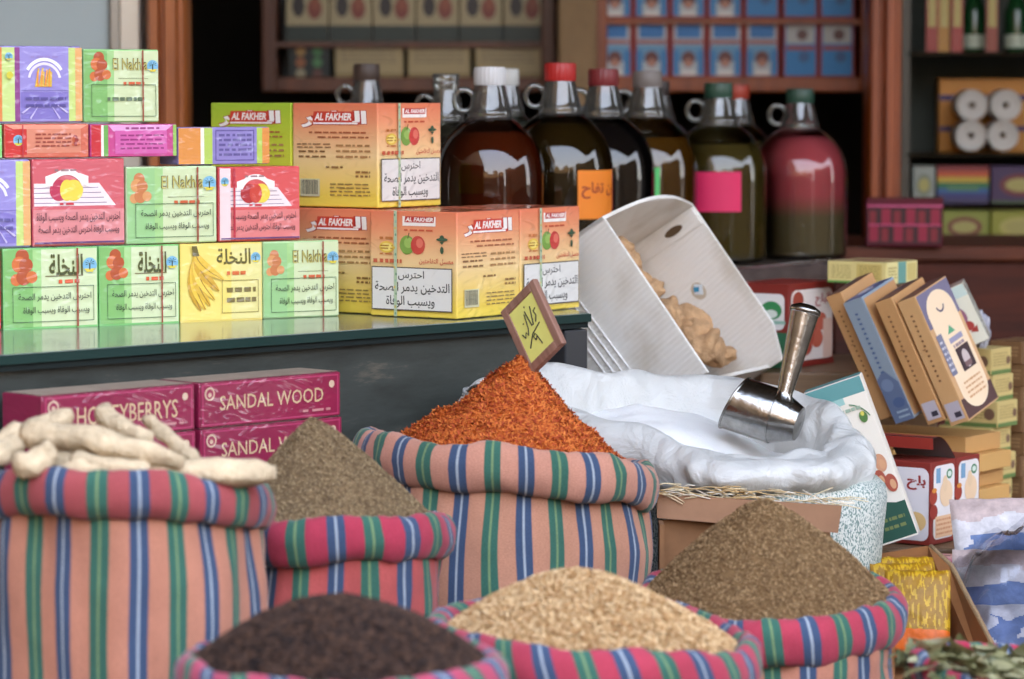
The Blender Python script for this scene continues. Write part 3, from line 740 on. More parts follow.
def art_warn(p):
    logo(p, .38, .86, .76, .95, False)
    p.lines(.4, .8, .74, .84, 1, (196, 80, 50), .4)
    cu, cv = .5, .68
    p.ell(cu - .065, cv, .085, .09, (120, 158, 66)); p.ell(cu - .05, cv + .02, .05, .05, (150, 184, 90)); p.ell(cu + .06, cv, .082, .088, (198, 62, 56)); p.ell(cu + .08, cv + .02, .04, .045, (222, 110, 92))
    p.poly([(cu - .06, cv + .06), (cu - .05, cv + .06), (cu - .035, cv + .115), (cu - .045, cv + .115)], (84, 66, 40))
    p.ell(.2, .655, .085, .055, (226, 190, 70)); p.ell(.2, .655, .065, .038, (240, 216, 120)); p.lines(.13, .63, .27, .68, 2, (170, 120, 40), .5); p.lines(.12, .72, .28, .76, 1, (190, 110, 50), .6); p.lines(.12, .58, .28, .6, 1, (190, 110, 50), .6)
    p.ell(.84, .74, .065, .016, (54, 84, 60)); p.ell(.84, .755, .025, .026, (54, 84, 60)); p.poly([(.815, .72), (.865, .72), (.84, .69)], (54, 84, 60)); p.ell(.84, .64, .02, .035, (54, 84, 60))
    p.text('معسل التفاحتين', .58, .50, .97, .56, (196, 66, 44), .01); p.lines(.05, .505, .38, .545, 1, (196, 90, 60), .9, 7)
    p.begin('warning_label'); p.rect(.03, .06, .96, .47, (74, 66, 58)); p.rect(.04, .07, .95, .46, (222, 220, 214))
    p.text('احترس', .34, .345, .64, .44, (40, 38, 38), .01); p.text('التدخين يدمر الصحة', .07, .215, .93, .33, (40, 38, 38), .01); p.text('ويسبب الوفاة', .2, .085, .76, .2, (40, 38, 38), .01); p.end()
def strip(p, u=.31):
    p.begin('tear_strip'); p.rect(u - .018, .0, u + .018, 1.0, (176, 196, 160)); r = random.Random(9)
    for k in range(16): p.ell(u + r.uniform(-.01, .01), .03 + k * .062, .01, .014, ((110, 150, 120), (206, 180, 90), (150, 180, 160))[k % 3], n=8); p.k -= 1
    p.k += 1; p.end()
def alf(label, corner, W, D, mat, lf, rf, grp='apple tobacco cartons'):
    """carton whose nearest vertical edge stands at corner: left face W wide, right face D wide"""
    c, s = math.cos(yA), math.sin(yA)
    r = carton('tobacco_carton', label, 'carton', corner - V((c, s, 0)) * W, yA, W, D, HA, mat, grp, bevel=.002)
    p = Print(W, D, HA); p.face('front'); lf(p); p.face('right'); rf(p); p.build(r)
    return r
cA = P(457, 320, 5.0); cA.z = TZ + .0012
def w_strip(p): art_warn(p); strip(p)
alf('orange apple carton with its warning panel at left, lower middle of its pile', cA, SA, SA, GR_O, w_strip, art_text)
vx, vy = V((math.cos(yA), math.sin(yA), 0)), V((-math.sin(yA), math.cos(yA), 0))
alf('orange apple carton behind the price sign, lower right end of its pile', cA + vy * (SA + .003), SA * .98, SA, GR_O, art_text, w_strip)
alf('orange carton partly hidden behind the pale green carton end', cA - vx * (SA + .003) + vy * .022, SA * 1.9, SA, GR_O, lambda p: None, art_text)
# its visible right half carries the same printed face
low = bpy.data.objects[[o.name for o in COL.objects if 'hidden behind' in o.get('label', '')][0]]
class HalfPrint(Print):
    def put(s, pts, fs, col, wrap=None): super().put([(.5 + u * .5, v) for u, v in pts], fs, col, wrap)
hp = HalfPrint(SA * 1.9, SA, HA); hp.face('front'); hp.asp /= 2; art_text(hp); hp.build(low)
cU = P(378, 207, 5.12); cU.z = TZ + HA + .003
alf('orange apple carton on top of its pile, warning panel at right', cU, SA * 1.02, SA, GR_O, art_text, w_strip)
alf('lime green and yellow apple carton on top of its pile', cU - vx * (SA * 1.02 + .003), SA, SA, GR_G, art_text, art_warn)

# ------------------------------------------------------------------ incense boxes on the lower deck
MAG = M((138, 34, 68), rough=.3, wrap=True, var=.12, vs=14)
def sandal(label, FL, yaw, W, H, txt, tb_):
    r = carton('incense_box', label, 'box', FL, yaw, W, .085, H, MAG, 'magenta incense boxes under the glass table', bevel=.0025)
    p = Print(W, .085, H); p.rect(.01, .02, .99, .98, MAG); p.frame(.02, .05, .98, .95, .03, (176, 60, 100))
    p.text(txt, *tb_, (198, 170, 132), .005)
    p.ell(.07, .74, .035, None, (206, 176, 150)); p.ell(.07, .74, .025, None, (150, 50, 80)); p.ell(.07, .72, .012, None, (206, 176, 150)); p.ell(.93, .74, .02, None, (206, 176, 150)); p.lines(.72, .14, .92, .22, 1, (190, 130, 130), .7)
    p.face('top').rect(.01, .02, .99, .98, M((158, 140, 122), rough=.6, var=.2)); p.build(r)
    return r
yS = math.atan2(ed.y, ed.x)
fr = V((sfr.x, sfr.y, DZ + .001)); fl_ = fr - V((math.cos(yS), math.sin(yS), 0)) * .268
for k in range(2):
    z = V((0, 0, .0635 * k))
    sandal('magenta incense box of sandal wood, %s of the right pair' % ('upper' if k else 'lower'), fr + z + nL * .004 * k, yS, .262, .0625, 'SANDAL WOOD', (.14, .36, .87, .68))
    sandal('magenta incense box behind the pale roots, %s of the left pair' % ('upper' if k else 'lower'), fl_ + z + nL * .003 * k, yS, .26, .0625, 'HONEYBERRYS', (.22, .3, .88, .7))

# ------------------------------------------------------------------ jugs
def jug(label, px, Y, ytop, hw, cap, liq, fill, yaw=0.0, note=None, handle=-1, tall=None, tint=(236, 240, 236)):
    x = xl(px, Y); R = hw * Y / F; zt = P(px, ytop, Y).z; Hh = zt - LZ - .002
    root = thing('glass_jug', label, 'jug', (x, Y, LZ + .001), yaw, 'glass jugs on the counter')
    prof = [(.90, 0), (.98, .012), (1, .03), (1, .05), (1, .3), (1, .44), (1, .485), (.997, .51), (.972, .555), (.915, .61), (.825, .66), (.70, .70), (.56, .735), (.45, .756), (.41, .766), (.405, .775), (.42, .785), (.40, .795), (.37, .82), (.325, .87), (.275, .915), (.265, .93)]
    if not cap: prof += [(.30, .935), (.30, .955), (.275, .96), (.30, .968), (.30, .995), (.27, 1.0)]
    pr = [(r * R, z * Hh) for r, z in prof]
    mb = MB(); gm = thinglass(tint, .015, 1.7); kk = [i for i, q in enumerate(prof) if q[1] > .755][0]; mb.lathe([(.0005, .004)] + pr[:kk + 1], gm, 56); mb.lathe(pr[kk:], thinglass((226, 226, 214), .06, 2.0, .05), 56)
    mb.build('jug_body', root, smooth=True)
    if liq:
        inn = [(.0005, .006)] + [(r * R - .0035, max(z * Hh, .008)) for r, z in prof if z < fill]
        # surface of the liquid
        rr = np.interp(fill, [z for r, z in prof], [r for r, z in prof]) * R - .0035
        inn += [(rr, fill * Hh), (.0005, fill * Hh)]
        mb = MB(); mb.lathe(inn, liq, 40); mb.build('liquid', root, smooth=True, auto=60)
    # finger ring on the neck
    hz, hr = .845 * Hh, .165 * R
    pts = []
    cxh = handle * (.45 * R + hr * .1)
    for k in range(16):
        a = 2 * math.pi * k / 16; pts.append((cxh + hr * 1.08 * math.cos(a), 0, hz + hr * 1.2 * math.sin(a)))
    mb = MB(); mb.tube(pts, .055 * R, thinglass((225, 230, 226), .06, 2.3, .05), 10, closed=True); mb.build('handle', root, smooth=True)
    if cap:
        cc, h0 = cap, .915
        mb = MB(); cr_ = .29 * R; n = 48
        pc = [(cr_ * .97, h0 * Hh), (cr_, (h0 + .006) * Hh), (cr_, .985 * Hh), (cr_ * .93, .998 * Hh), (.0005, Hh)]
        mb.lathe(pc, M(cc, rough=.4), n, fn=lambda c, a: V((c.x * (1 + .018 * math.cos(a * 24)), c.y * (1 + .018 * math.cos(a * 24)), c.z)))
        mb.build('cap', root, smooth=True, auto=35)
    if note:
        col, a0, a1, z0, zz1, txt, tc_ = note
        mb = MB(); n = 10; vs = []; m_ = M(col, rough=.6)
        for i in range(n + 1):
            a = math.radians(a0 + (a1 - a0) * i / n)
            for z in (z0, zz1): vs.append((R * 1.006 * math.cos(a), R * 1.006 * math.sin(a), z * Hh))
        mb.add(vs, [(2 * i, 2 * i + 2, 2 * i + 3, 2 * i + 1) for i in range(n)], m_)
        if txt:
            gv, gf, ga = glyphs(txt, .02)
            q = []
            for u, v in gv:
                a = math.radians(a0 + (a1 - a0) * (.08 + .84 * u)); z = z0 + (zz1 - z0) * (.42 + .34 * v); q.append((R * 1.012 * math.cos(a), R * 1.012 * math.sin(a), z * Hh))
            mb.add(q, gf, M(tc_, rough=.6))
        mb.build('paper_label', root, smooth=True)
    return root
cl = liquid((206, 206, 190), trans=.9)
jug('amber brown jug with a white cap beside the orange cartons', 490, 5.65, 66, 55, (206, 206, 206), liquid((104, 36, 12), trans=.45), .70)
jug('dark olive jug with a red cap and an orange paper label', 560, 5.82, 62, 53.6, (176, 34, 32), liquid((60, 42, 12), trans=.45), .72, note=((232, 130, 30), -72, -18, .28, .505, 'ن تفاح', (150, 52, 30)))
jug('black jug with a dark red cap beside the orange labelled jug', 603, 6.02, 68, 51.7, (120, 34, 38), liquid((20, 16, 18), trans=.2), .73)
jug('amber jug with a grey cap and a green paper label', 647, 6.2, 70, 50, (120, 112, 108), liquid((120, 76, 22), trans=.5), .66, note=((96, 206, 116), -112, -78, .16, .51, None, None))
jug('olive jug with a dark green cap and a pink paper label', 718, 6.34, 82, 48.8, (40, 74, 58), liquid((108, 90, 44), trans=.45), .66, note=((222, 40, 96), -120, -66, .29, .51, None, None))
jug('jug of pink over olive liquid with a green cap, rightmost of the row', 799, 6.5, 88, 47.6, (40, 74, 60), liquid((196, 88, 98), (110, 96, 70), .42, .09, trans=.1), .72)
jug('clear empty jug with a brown cap behind the orange carton on top', 367, 6.22, 63, 45, (70, 54, 46), None, 0)
jug('clear uncapped jug between the orange carton and the white capped jug', 446, 6.0, 73, 45, None, None, 0)
jug('clear jug with a white cap peeping out behind the white capped amber jug', 506, 6.24, 68, 44, (200, 200, 196), cl, .5)
jug('clear jug with a dark cap half hidden behind the grey capped jug', 656, 6.54, 80, 45, (60, 52, 50), cl, .5)
jug('jug with an orange red cap half hidden behind the pink labelled jug', 737, 6.74, 84, 40, (170, 62, 44), liquid((110, 84, 40), trans=.5), .66)
# red packed box on the dark counter
r = carton('gift_box', 'clear fronted magenta box of red packets on the dark counter', 'box', P(866, 243, 6.72).xy.to_3d() + V((0, 0, bz + .001)), math.radians(-8), .155, .1, .098, M((92, 12, 40), rough=.25, coat=.15), bevel=.002)
p = Print(.155, .1, .098, wrap=False); p.rect(.02, .05, .98, .8, (54, 8, 20))
for i in range(6): p.rect(.04 + i * .16, .1 + .36 * (i % 2), .16 + i * .16, .42 + .36 * (i % 2), (150, 20, 56)); p.k -= 1; p.rect(.04 + i * .16, .46 - .36 * (i % 2), .13 + i * .16, .74 - .36 * (i % 2), (130, 24, 40)); p.k -= 1
p.k += 2; p.rect(0, .82, 1, .86, (216, 90, 140)); p.rect(.02, .43, .98, .46, (206, 70, 120)); p.face('left'); p.rect(.05, .1, .95, .95, (190, 20, 40)); p.rect(.05, .45, .95, .5, (90, 10, 20)); p.build(r)
# ================================================================== striped sacks
PZ = .361
def wob(c, seed, s=1.0): return noise.noise(V(c) * s + V((seed * 3.1, seed * 1.7, 0)))
def sack(label, cx, cy, zr, R, body, rim, roll=.03, tilt=(0, 0), slant=0.0, seed=1, phase=0.0, bulge=1.0, name='spice_sack'):
    root = thing(name, label, 'sack', (cx, cy, PZ), group='striped cotton sacks')
    per = .088; NP = max(6, round(2 * math.pi * R / per)); seg = 120
    zt = zr - PZ
    tz = lambda x, y: tilt[0] * x / R + tilt[1] * y / R
    rings = 26; mb = MB(); uv = []
    def bp(i, j):
        a = 2 * math.pi * i / seg; t = j / rings
        prof = np.interp(t, [0, .08, .3, .7, .92, 1.0], [.86, .95, 1.0 * bulge, 1.0 * bulge, .98, .95])
        rr = R * prof; c = V((math.cos(a), math.sin(a), 0))
        fold = .015 * wob((c.x * 1.5, c.y * 1.5, t * .9), seed) + .009 * wob((c.x * 4.5, c.y * 4.5, t * 2.2), seed + 5) + .0025 * wob((c.x * 12, c.y * 12, t * 7), seed + 9)
        rr += fold * (1 if t < .95 else .3)
        return V((c.x * rr, c.y * rr, t * (zt - .2 * roll + tz(c.x * R, c.y * R))))
    vs = [bp(i, j) for j in range(rings + 1) for i in range(seg)]
    fs = []
    sh = lambda i, j: .035 * wob((math.cos(6.283 * i / seg) * 2, math.sin(6.283 * i / seg) * 2, j * .08), seed + 3) * NP / 6
    for j in range(rings):
        for i in range(seg):
            k = (i + 1) % seg; fs.append((j * seg + i, j * seg + k, (j + 1) * seg + k, (j + 1) * seg + i))
            for ii, jj in ((i, j), (i + 1, j), (i + 1, j + 1), (i, j + 1)): uv.append((ii / seg * NP + phase + sh(ii, jj), jj / rings * zt))
    mb.add(vs, fs, stripes(body, 0)); mb.uv = uv
    mb.build('sack_body', root, smooth=True)
    # turned-down collar
    mb = MB(); m = 20; vs = []; fs = []; uv = []
    for i in range(seg):
        a = 2 * math.pi * i / seg; c = V((math.cos(a), math.sin(a), 0))
        th = 1 + .16 * wob((c.x * 2.2, c.y * 2.2, 0), seed + 11)
        dr = .008 * wob((c.x * 1.7, c.y * 1.7, 1), seed + 2); dzz = .010 * wob((c.x * 1.6, c.y * 1.6, 2), seed + 7)
        for k in range(m):
            b = 2 * math.pi * k / m
            wr = 1 + .16 * wob((c.x * 9 + math.cos(b), c.y * 9, math.sin(b) * 1.5), seed + 20)
            ro = roll * .66 * th * math.cos(b) * wr; zo = roll * 1.12 * th * math.sin(b) * wr
            q = c * (R + dr + ro); vs.append(V((q.x, q.y, zt + zo + dzz + tz(c.x * R, c.y * R))))
    for i in range(seg):
        ni = (i + 1) % seg
        for k in range(m):
            nk = (k + 1) % m; fs.append((i * m + k, ni * m + k, ni * m + nk, i * m + nk))
            for ii, kk in ((i, k), (i + 1, k), (i + 1, k + 1), (i, k + 1)):
                # outside of the roll runs k = -5 .. 5
                ks = ((kk + m / 2) % m) - m / 2 if kk != m / 2 else (m / 2 if k < m / 2 else -m / 2)
                uv.append((ii / seg * NP + phase + sh(ii, rings) + slant * ks / m, ks / m * .19))
    mb.add(vs, fs, stripes(rim, 1)); mb.uv = uv
    mb.build('rolled_rim', root, smooth=True)
    return root

def heap(name, label, cat, cx, cy, z, R, h, apex, p, base, cols, n, size, style, seed, tilt=(0, 0), rot=0.0, lumps=.006, rag=0.0):
    """a mound of loose spice: bumpy ground surface plus thousands of grains, one object"""
    g = np.random.default_rng(seed)
    def hz(r): return h * (1 - np.clip(r, 0, 1) ** p) if p >= 1 else h * (1 - np.clip(r, 0, 1)) 
    def prof(r):
        r = np.clip(r, 0, 1)
        return h * ((1 - r ** p[0]) * p[2] + (1 - r) ** p[1] * (1 - p[2]))
    seg, rings = 96, 44; vs = []; fs = []
    def pt(r, a):
        x = R * r * np.cos(a) + apex[0] * (1 - r); y = R * r * np.sin(a) + apex[1] * (1 - r)
        return x, y, prof(r) + (tilt[0] * np.cos(a) + tilt[1] * np.sin(a)) * r
    def bump(x, y): return lumps * noise.noise(V((x * 22 + seed, y * 22, 0))) + lumps * .6 * noise.noise(V((x * 55 + seed, y * 55, 3)))
    for j in range(rings + 1):
        r = (j / rings)
        for i in range(seg):
            x, y, zz_ = pt(r, 2 * math.pi * i / seg); vs.append((x, y, zz_ + bump(x, y) * min(1, (1 - r) * 6 + .1)))
    for j in range(rings):
        for i in range(seg):
            k = (i + 1) % seg; fs.append((j * seg + i, (j + 1) * seg + i, (j + 1) * seg + k, j * seg + k))
    bv = np.array(vs); nb = len(bv)
    r = np.sqrt(g.random(n)); a = g.random(n) * 2 * np.pi
    x, y, zz_ = pt(r, a)
    zz_ = zz_ + np.array([bump(q, w) for q, w in zip(x, y)]) * np.minimum(1, (1 - r) * 6 + .1)
    e = 1e-3
    x2, y2, z2 = pt(np.minimum(r + e, 1.0), a); x1, y1, z1_ = pt(np.maximum(r - e, 0), a)
    rad = np.stack([x2 - x1, y2 - y1, z2 - z1_], 1); rad /= np.linalg.norm(rad, axis=1)[:, None]
    tan = np.stack([-np.sin(a), np.cos(a), 0 * a], 1); tan -= rad * (rad * tan).sum(1)[:, None]; tan /= np.linalg.norm(tan, axis=1)[:, None]
    nor = np.cross(rad, tan); nor *= np.sign(nor[:, 2])[:, None]
    ph = g.random(n) * 2 * np.pi
    d = rad * np.cos(ph)[:, None] + tan * np.sin(ph)[:, None]
    d += nor * g.normal(0, .35 if style == 'flake' else .22, n)[:, None]; d /= np.linalg.norm(d, axis=1)[:, None]
    w = np.cross(nor, d); w /= np.linalg.norm(w, axis=1)[:, None]; u = np.cross(d, w)
    sc = g.uniform(.7, 1.3, n)[:, None]
    L, Wd, T = size; c = np.stack([x, y, zz_], 1) + nor * (T * .5 + g.uniform(-.3, .8, n) * T)[:, None]
    if style == 'seed':
        tpl = [(d, L / 2), (d, -L / 2), (w, Wd / 2), (w, -Wd / 2), (u, T / 2), (u, -T / 2)]
        gv = np.stack([c + q * sc * s_ for q, s_ in tpl], 1)
        gf = np.array([(0, 2, 4), (2, 1, 4), (1, 3, 4), (3, 0, 4), (2, 0, 5), (1, 2, 5), (3, 1, 5), (0, 3, 5)])
    else:   # curled petal shreds
        cu = g.uniform(-.25, .4, n)[:, None] * L
        gv = np.stack([c + (d * -L / 2 + w * Wd * .2) * sc + u * cu, c + (d * -L / 2 - w * Wd * .2) * sc + u * cu, c + w * Wd * .5 * sc, c - w * Wd * .5 * sc, c + (d * L / 2 + w * Wd * .25) * sc + u * cu * .7, c + (d * L / 2 - w * Wd * .25) * sc + u * cu * .7], 1)
        gf = np.array([(0, 1, 3, 2), (2, 3, 5, 4)])
    nv = 6; allv = np.concatenate([bv, gv.reshape(-1, 3)])
    gidx = (nb + np.arange(n)[:, None, None] * nv + gf[None]).reshape(-1, gf.shape[1])
    me = bpy.data.meshes.new(name)
    me.vertices.add(len(allv)); me.vertices.foreach_set('co', allv.astype(np.float32).ravel())
    bf = np.array(fs); k4, kg = bf.size, gidx.size
    me.loops.add(k4 + kg); me.loops.foreach_set('vertex_index', np.concatenate([bf.ravel(), gidx.ravel()]).astype(np.int32))
    npoly = len(bf) + len(gidx); me.polygons.add(npoly)
    st = np.concatenate([np.arange(len(bf)) * 4, k4 + np.arange(len(gidx)) * gf.shape[1]]).astype(np.int32)
    me.polygons.foreach_set('loop_start', st)
    mats = [M(base, rough=.9, var=.3, vs=90, spec=.2)] + [M(q, rough=.75, spec=.25) for q in cols]
    for m_ in mats: me.materials.append(m_)
    ci = np.repeat(g.integers(1, len(cols) + 1, n), len(gf))
    me.polygons.foreach_set('material_index', np.concatenate([np.zeros(len(bf)), ci]).astype(np.int32))
    me.polygons.foreach_set('use_smooth', np.concatenate([np.ones(len(bf)), np.full(len(gidx), style == 'seed')]).astype(bool))
    me.update(); me.validate()
    o = bpy.data.objects.new(name, me); COL.objects.link(o); o.location = (cx, cy, z)
    return tag(o, label, cat, kind='stuff')

pk = P
SALMON, PINK, ROSE, PEACH = (196, 132, 106), (190, 52, 84), (186, 84, 80), (204, 140, 112)
# left sack of pale roots
x1_, y1_, z1_ = (120 - 512) / F * 4.0, 4.0, .703
sack('large salmon striped sack of pale dried roots at left', x1_, y1_, z1_, .170, (204, 138, 112), (178, 84, 86), .026, tilt=(-.008, -.026), seed=2, phase=.35, bulge=1.01, name='root_sack')
# sack of greyish seed
x2_, y2_, z2_ = -.236, 4.28, .620
sack('pink striped sack of grey brown seed between the root sack and orange sack', x2_, y2_, z2_, .147, (196, 92, 88), (188, 62, 84), .027, tilt=(0, -.012), seed=4, phase=.1, slant=.1)
heap('grey_seed', 'peaked mound of grey brown seed in the pink striped sack', 'seed', x2_, y2_, z2_ + .006, .148, .148, (-.026, .01), (1.25, 1.2, .8), (120, 98, 70), ((150, 128, 96), (128, 106, 78), (170, 148, 112), (104, 84, 62)), 15000, (.0052, .0019, .0016), 'seed', 5, lumps=.003)
# sack of orange petals
x3_, y3_, z3_ = -.004, 4.65, .664
sack('peach striped sack of orange petals at the centre', x3_, y3_, z3_, .200, (204, 146, 118), (214, 152, 128), .030, tilt=(-.024, -.02), seed=7, phase=.0, bulge=1.03)
heap('orange_petals', 'tall peaked mound of orange dried petals in the peach sack', 'spice', x3_, y3_, z3_ + .006, .192, .157, (.018, 0), (1.0, 1.55, .52), (160, 70, 18), ((192, 98, 40), (172, 80, 32), (206, 118, 54), (146, 58, 26), (196, 106, 48), (164, 70, 36)), 20000, (.0088, .0027, .001), 'flake', 6, tilt=(-.024, -.02), lumps=.011)
# dark seed in front
x4_, y4_, z4_ = -.186, 3.5, .575
sack('pink edged sack of black brown seed at the front edge', x4_, y4_, z4_, .168, (200, 110, 98), (190, 74, 100), .022, seed=9, phase=.2, slant=.7)
heap('dark_seed', 'rounded mound of black brown seed at the front', 'seed', x4_, y4_, z4_ + .006, .168, .076, (0, 0), (2.0, 1.3, .85), (40, 28, 24), ((58, 42, 34), (44, 32, 28), (76, 54, 42), (34, 26, 24), (92, 66, 50)), 15000, (.0058, .0036, .0032), 'seed', 7, lumps=.003)
# tan seed
x5_, y5_, z5_ = .096, 3.92, .532
sack('pink edged sack of pale tan seed at the front between dark and brown seed', x5_, y5_, z5_, .188, (200, 110, 98), (188, 66, 86), .027, tilt=(-.012, 0), seed=12, phase=.6, slant=.6)
heap('tan_seed', 'rounded mound of pale tan seed at the front', 'seed', x5_, y5_, z5_ + .006, .184, .088, (-.012, 0), (1.7, 1.2, .8), (150, 116, 76), ((206, 172, 126), (190, 152, 104), (222, 192, 148), (170, 128, 84)), 15000, (.0062, .0036, .003), 'seed', 8, tilt=(-.012, 0), lumps=.003)
# brown seed
x6_, y6_, z6_ = .337, 4.3, .517
sack('pink rimmed striped sack of brown seed below the white plastic bag', x6_, y6_, z6_, .162, (206, 138, 112), (190, 66, 86), .028, tilt=(0, .014), seed=15, phase=.3, slant=.25)
heap('brown_seed', 'wide peaked mound of brown seed below the white plastic bag', 'seed', x6_, y6_, z6_ + .008, .174, .140, (-.008, 0), (1.35, 1.2, .92), (112, 86, 56), ((152, 122, 86), (132, 102, 68), (174, 144, 104), (110, 84, 56)), 17000, (.0056, .002, .0017), 'seed', 9, tilt=(0, .014), lumps=.003)
# bay leaves
x7_, y7_, z7_ = .648, 3.9, .486
sack('pink striped sack of dried leaves at the right edge', x7_, y7_, z7_, .165, (196, 100, 90), (186, 48, 78), .018, tilt=(-.028, .0), seed=18, phase=.2, slant=.4, name='leaf_sack')
def leafv(L, W, curl, mtx, n=7):
    vs = []; fs = []
    for i in range(n):
        t = i / (n - 1); w = W / 2 * (math.sin(math.pi * (t * .96 + .02)) ** .8); x = (t - .5) * L
        for s_ in (-1, 0, 1): vs.append(mtx @ V((x, s_ * w, curl * (1.2 * (2 * t - 1) ** 2 * L * .25 + abs(s_) * W * .25) + (.0006 if s_ == 0 else 0))))
    for i in range(n - 1):
        for s_ in range(2): fs.append((i * 3 + s_, (i + 1) * 3 + s_, (i + 1) * 3 + s_ + 1, i * 3 + s_ + 1))
    return vs, fs
LG = [(104, 104, 66), (126, 122, 82), (90, 92, 56), (150, 146, 110), (112, 102, 66)]
lm = [M(c, rough=.5, var=.25, vs=60) for c in LG]
mb = MB(); lr = random.Random(4)
mb.lathe([(.160, -.02), (.145, -.006), (.08, -.004), (.0005, -.004)], M((70, 66, 40), rough=.9, var=.4, vs=60), 30)
def leafpose(r, spread=.9):
    a = lr.uniform(0, 6.283); q = .152 * math.sqrt(lr.random()); z = .006 + lr.uniform(-.010, .010)
    return Matrix.Translation((q * math.cos(a), q * math.sin(a), z)) @ Matrix.Rotation(lr.uniform(0, 6.28), 4, 'Z') @ Matrix.Rotation(lr.uniform(-spread, spread), 4, 'X') @ Matrix.Rotation(lr.uniform(-.5, .5), 4, 'Y')
for i in range(330):
    vs, fs = leafv(lr.uniform(.028, .055), lr.uniform(.012, .024), lr.uniform(-.8, .8), leafpose(0)); mb.add(vs, fs, lm[i % 5])
for i in range(110):  # spilling over the near and left rim
    a = lr.uniform(2.9, 4.6); q = lr.uniform(.135, .186); mx_ = Matrix.Translation((q * math.cos(a), q * math.sin(a), lr.uniform(.012, .034) - .012 - .5 * max(0, q - .165))) @ Matrix.Rotation(lr.uniform(0, 6.28), 4, 'Z') @ Matrix.Rotation(lr.uniform(-.7, .7), 4, 'X') @ Matrix.Rotation(lr.uniform(-.4, .4), 4, 'Y')
    vs, fs = leafv(lr.uniform(.03, .055), lr.uniform(.014, .025), lr.uniform(-.8, .8), mx_); mb.add(vs, fs, lm[i % 5])
o = mb.build('dried_leaves', smooth=True); o.location = (x7_, y7_, z7_ + .0); o.rotation_euler = (0, .19, 0); tag(o, 'heap of dried olive green leaves in the right edge sack', 'leaves', kind='stuff')
bl = [('upright broad olive leaf against the pink rim', 962, 648, 4.36, (-.2, 1.25, 1.2), .062, .032, (112, 114, 72)), ('dull green leaf lying beside the upright broad leaf', 991, 652, 4.34, (.3, .5, .2), .06, .03, (104, 100, 62)),
      ('pale grey green leaf at the front of the leaf heap', 968, 668, 4.24, (.2, .3, -.3), .06, .03, (150, 150, 118)), ('pale curled leaf beside the brown seed sack', 918, 668, 4.26, (.3, .2, .5), .045, .024, (160, 158, 126)),
      ('dark leaf standing at the photo edge', 1016, 652, 4.32, (1.0, 1.0, .6), .06, .026, (90, 88, 56)), ('slim leaf leaning beside the brown seed sack', 917, 650, 4.3, (.2, 1.2, .3), .05, .022, (110, 112, 70))]
for lab, px, py, Y, rt, L, W, c in bl:
    vs, fs = leafv(L, W, .5, Matrix.Identity(4), 9); mb = MB(); mb.add(vs, fs, M(c, rough=.45, var=.2, vs=50)); o = mb.build('dried_leaf', smooth=True)
    o.location = P(px, py + 12, Y - .31); o.rotation_euler = (rt[0], -rt[1], rt[2]); tag(o, lab, 'leaf', 'larger leaves on the leaf heap')

# ------------------------------------------------------------------ pale roots
RT = M((204, 182, 148), rough=.9, var=.32, vs=22, bump=1.0, bs=60)
def root_(label, a, b, Ya, Yb, ra, rb, bend=0.0, seed=0):
    A, B = P(*a, Ya), P(*b, Yb); n = 12; mid = (A + B) / 2; pts = []; rr = []
    for i in range(n):
        t = i / (n - 1); q = A.lerp(B, t) + V((0, 0, bend * math.sin(math.pi * t))) + V((0, 0, 1)) * .004 * noise.noise(V((t * 4, seed, 0)))
        pts.append(q - mid); e = min(1, min(t, 1 - t) * 9 + .55); rr.append((ra + (rb - ra) * t) * e * (1 + .26 * noise.noise(V((t * 7, seed * 3.3, 1)))))
    mb = MB(); mb.tube(pts, rr, RT, 14, jit=.5); o = mb.build('dried_root', smooth=True); o.location = mid
    tag(o, label, 'root', 'pale dried roots in the left sack'); mb = None
    return o
root_('long pale root lying over the sack rim, tip pointing right', (60, 473), (276, 473), 3.86, 3.9, .016, .0145, 0, 1)
root_('thick pale root crossing the middle of the heap', (22, 433), (182, 462), 3.92, 3.86, .019, .012, .006, 2)
root_('pale root rising to the left with a cut end', (-12, 448), (72, 414), 3.98, 4.03, .016, .013, 0, 3)
root_('short stubby root at front left above the rim', (16, 470), (54, 452), 3.83, 3.86, .014, .017, 0, 4)
root_('slim root at back, leaning right above the incense boxes', (98, 414), (150, 440), 4.06, 4.0, .014, .011, 0, 5)
root_('slim root slanting down toward the seed mound', (145, 418), (197, 462), 4.06, 3.97, .008, .011, 0, 6)
root_('pale root at the left edge beside the stubby root', (-30, 462), (20, 446), 3.86, 3.92, .016, .014, 0, 7)
root_('pale root half under the long root at front', (70, 462), (150, 470), 3.87, 3.85, .012, .013, 0, 8)
root_('pale root lying low at the back of the heap', (30, 455), (190, 466), 4.04, 4.06, .017, .015, 0, 10)
mb = MB(); mb.lathe([(.146, -.03), (.135, .005), (.09, .03), (.0005, .036)], RT, 30, fn=lambda c, a: c * (1 + .04 * noise.noise(c * 25)))
o = mb.build('root_fragments', smooth=True); o.location = (x1_, y1_, z1_ - .012); tag(o, 'pale root fragments filling the left sack under the roots', 'roots', kind='stuff')

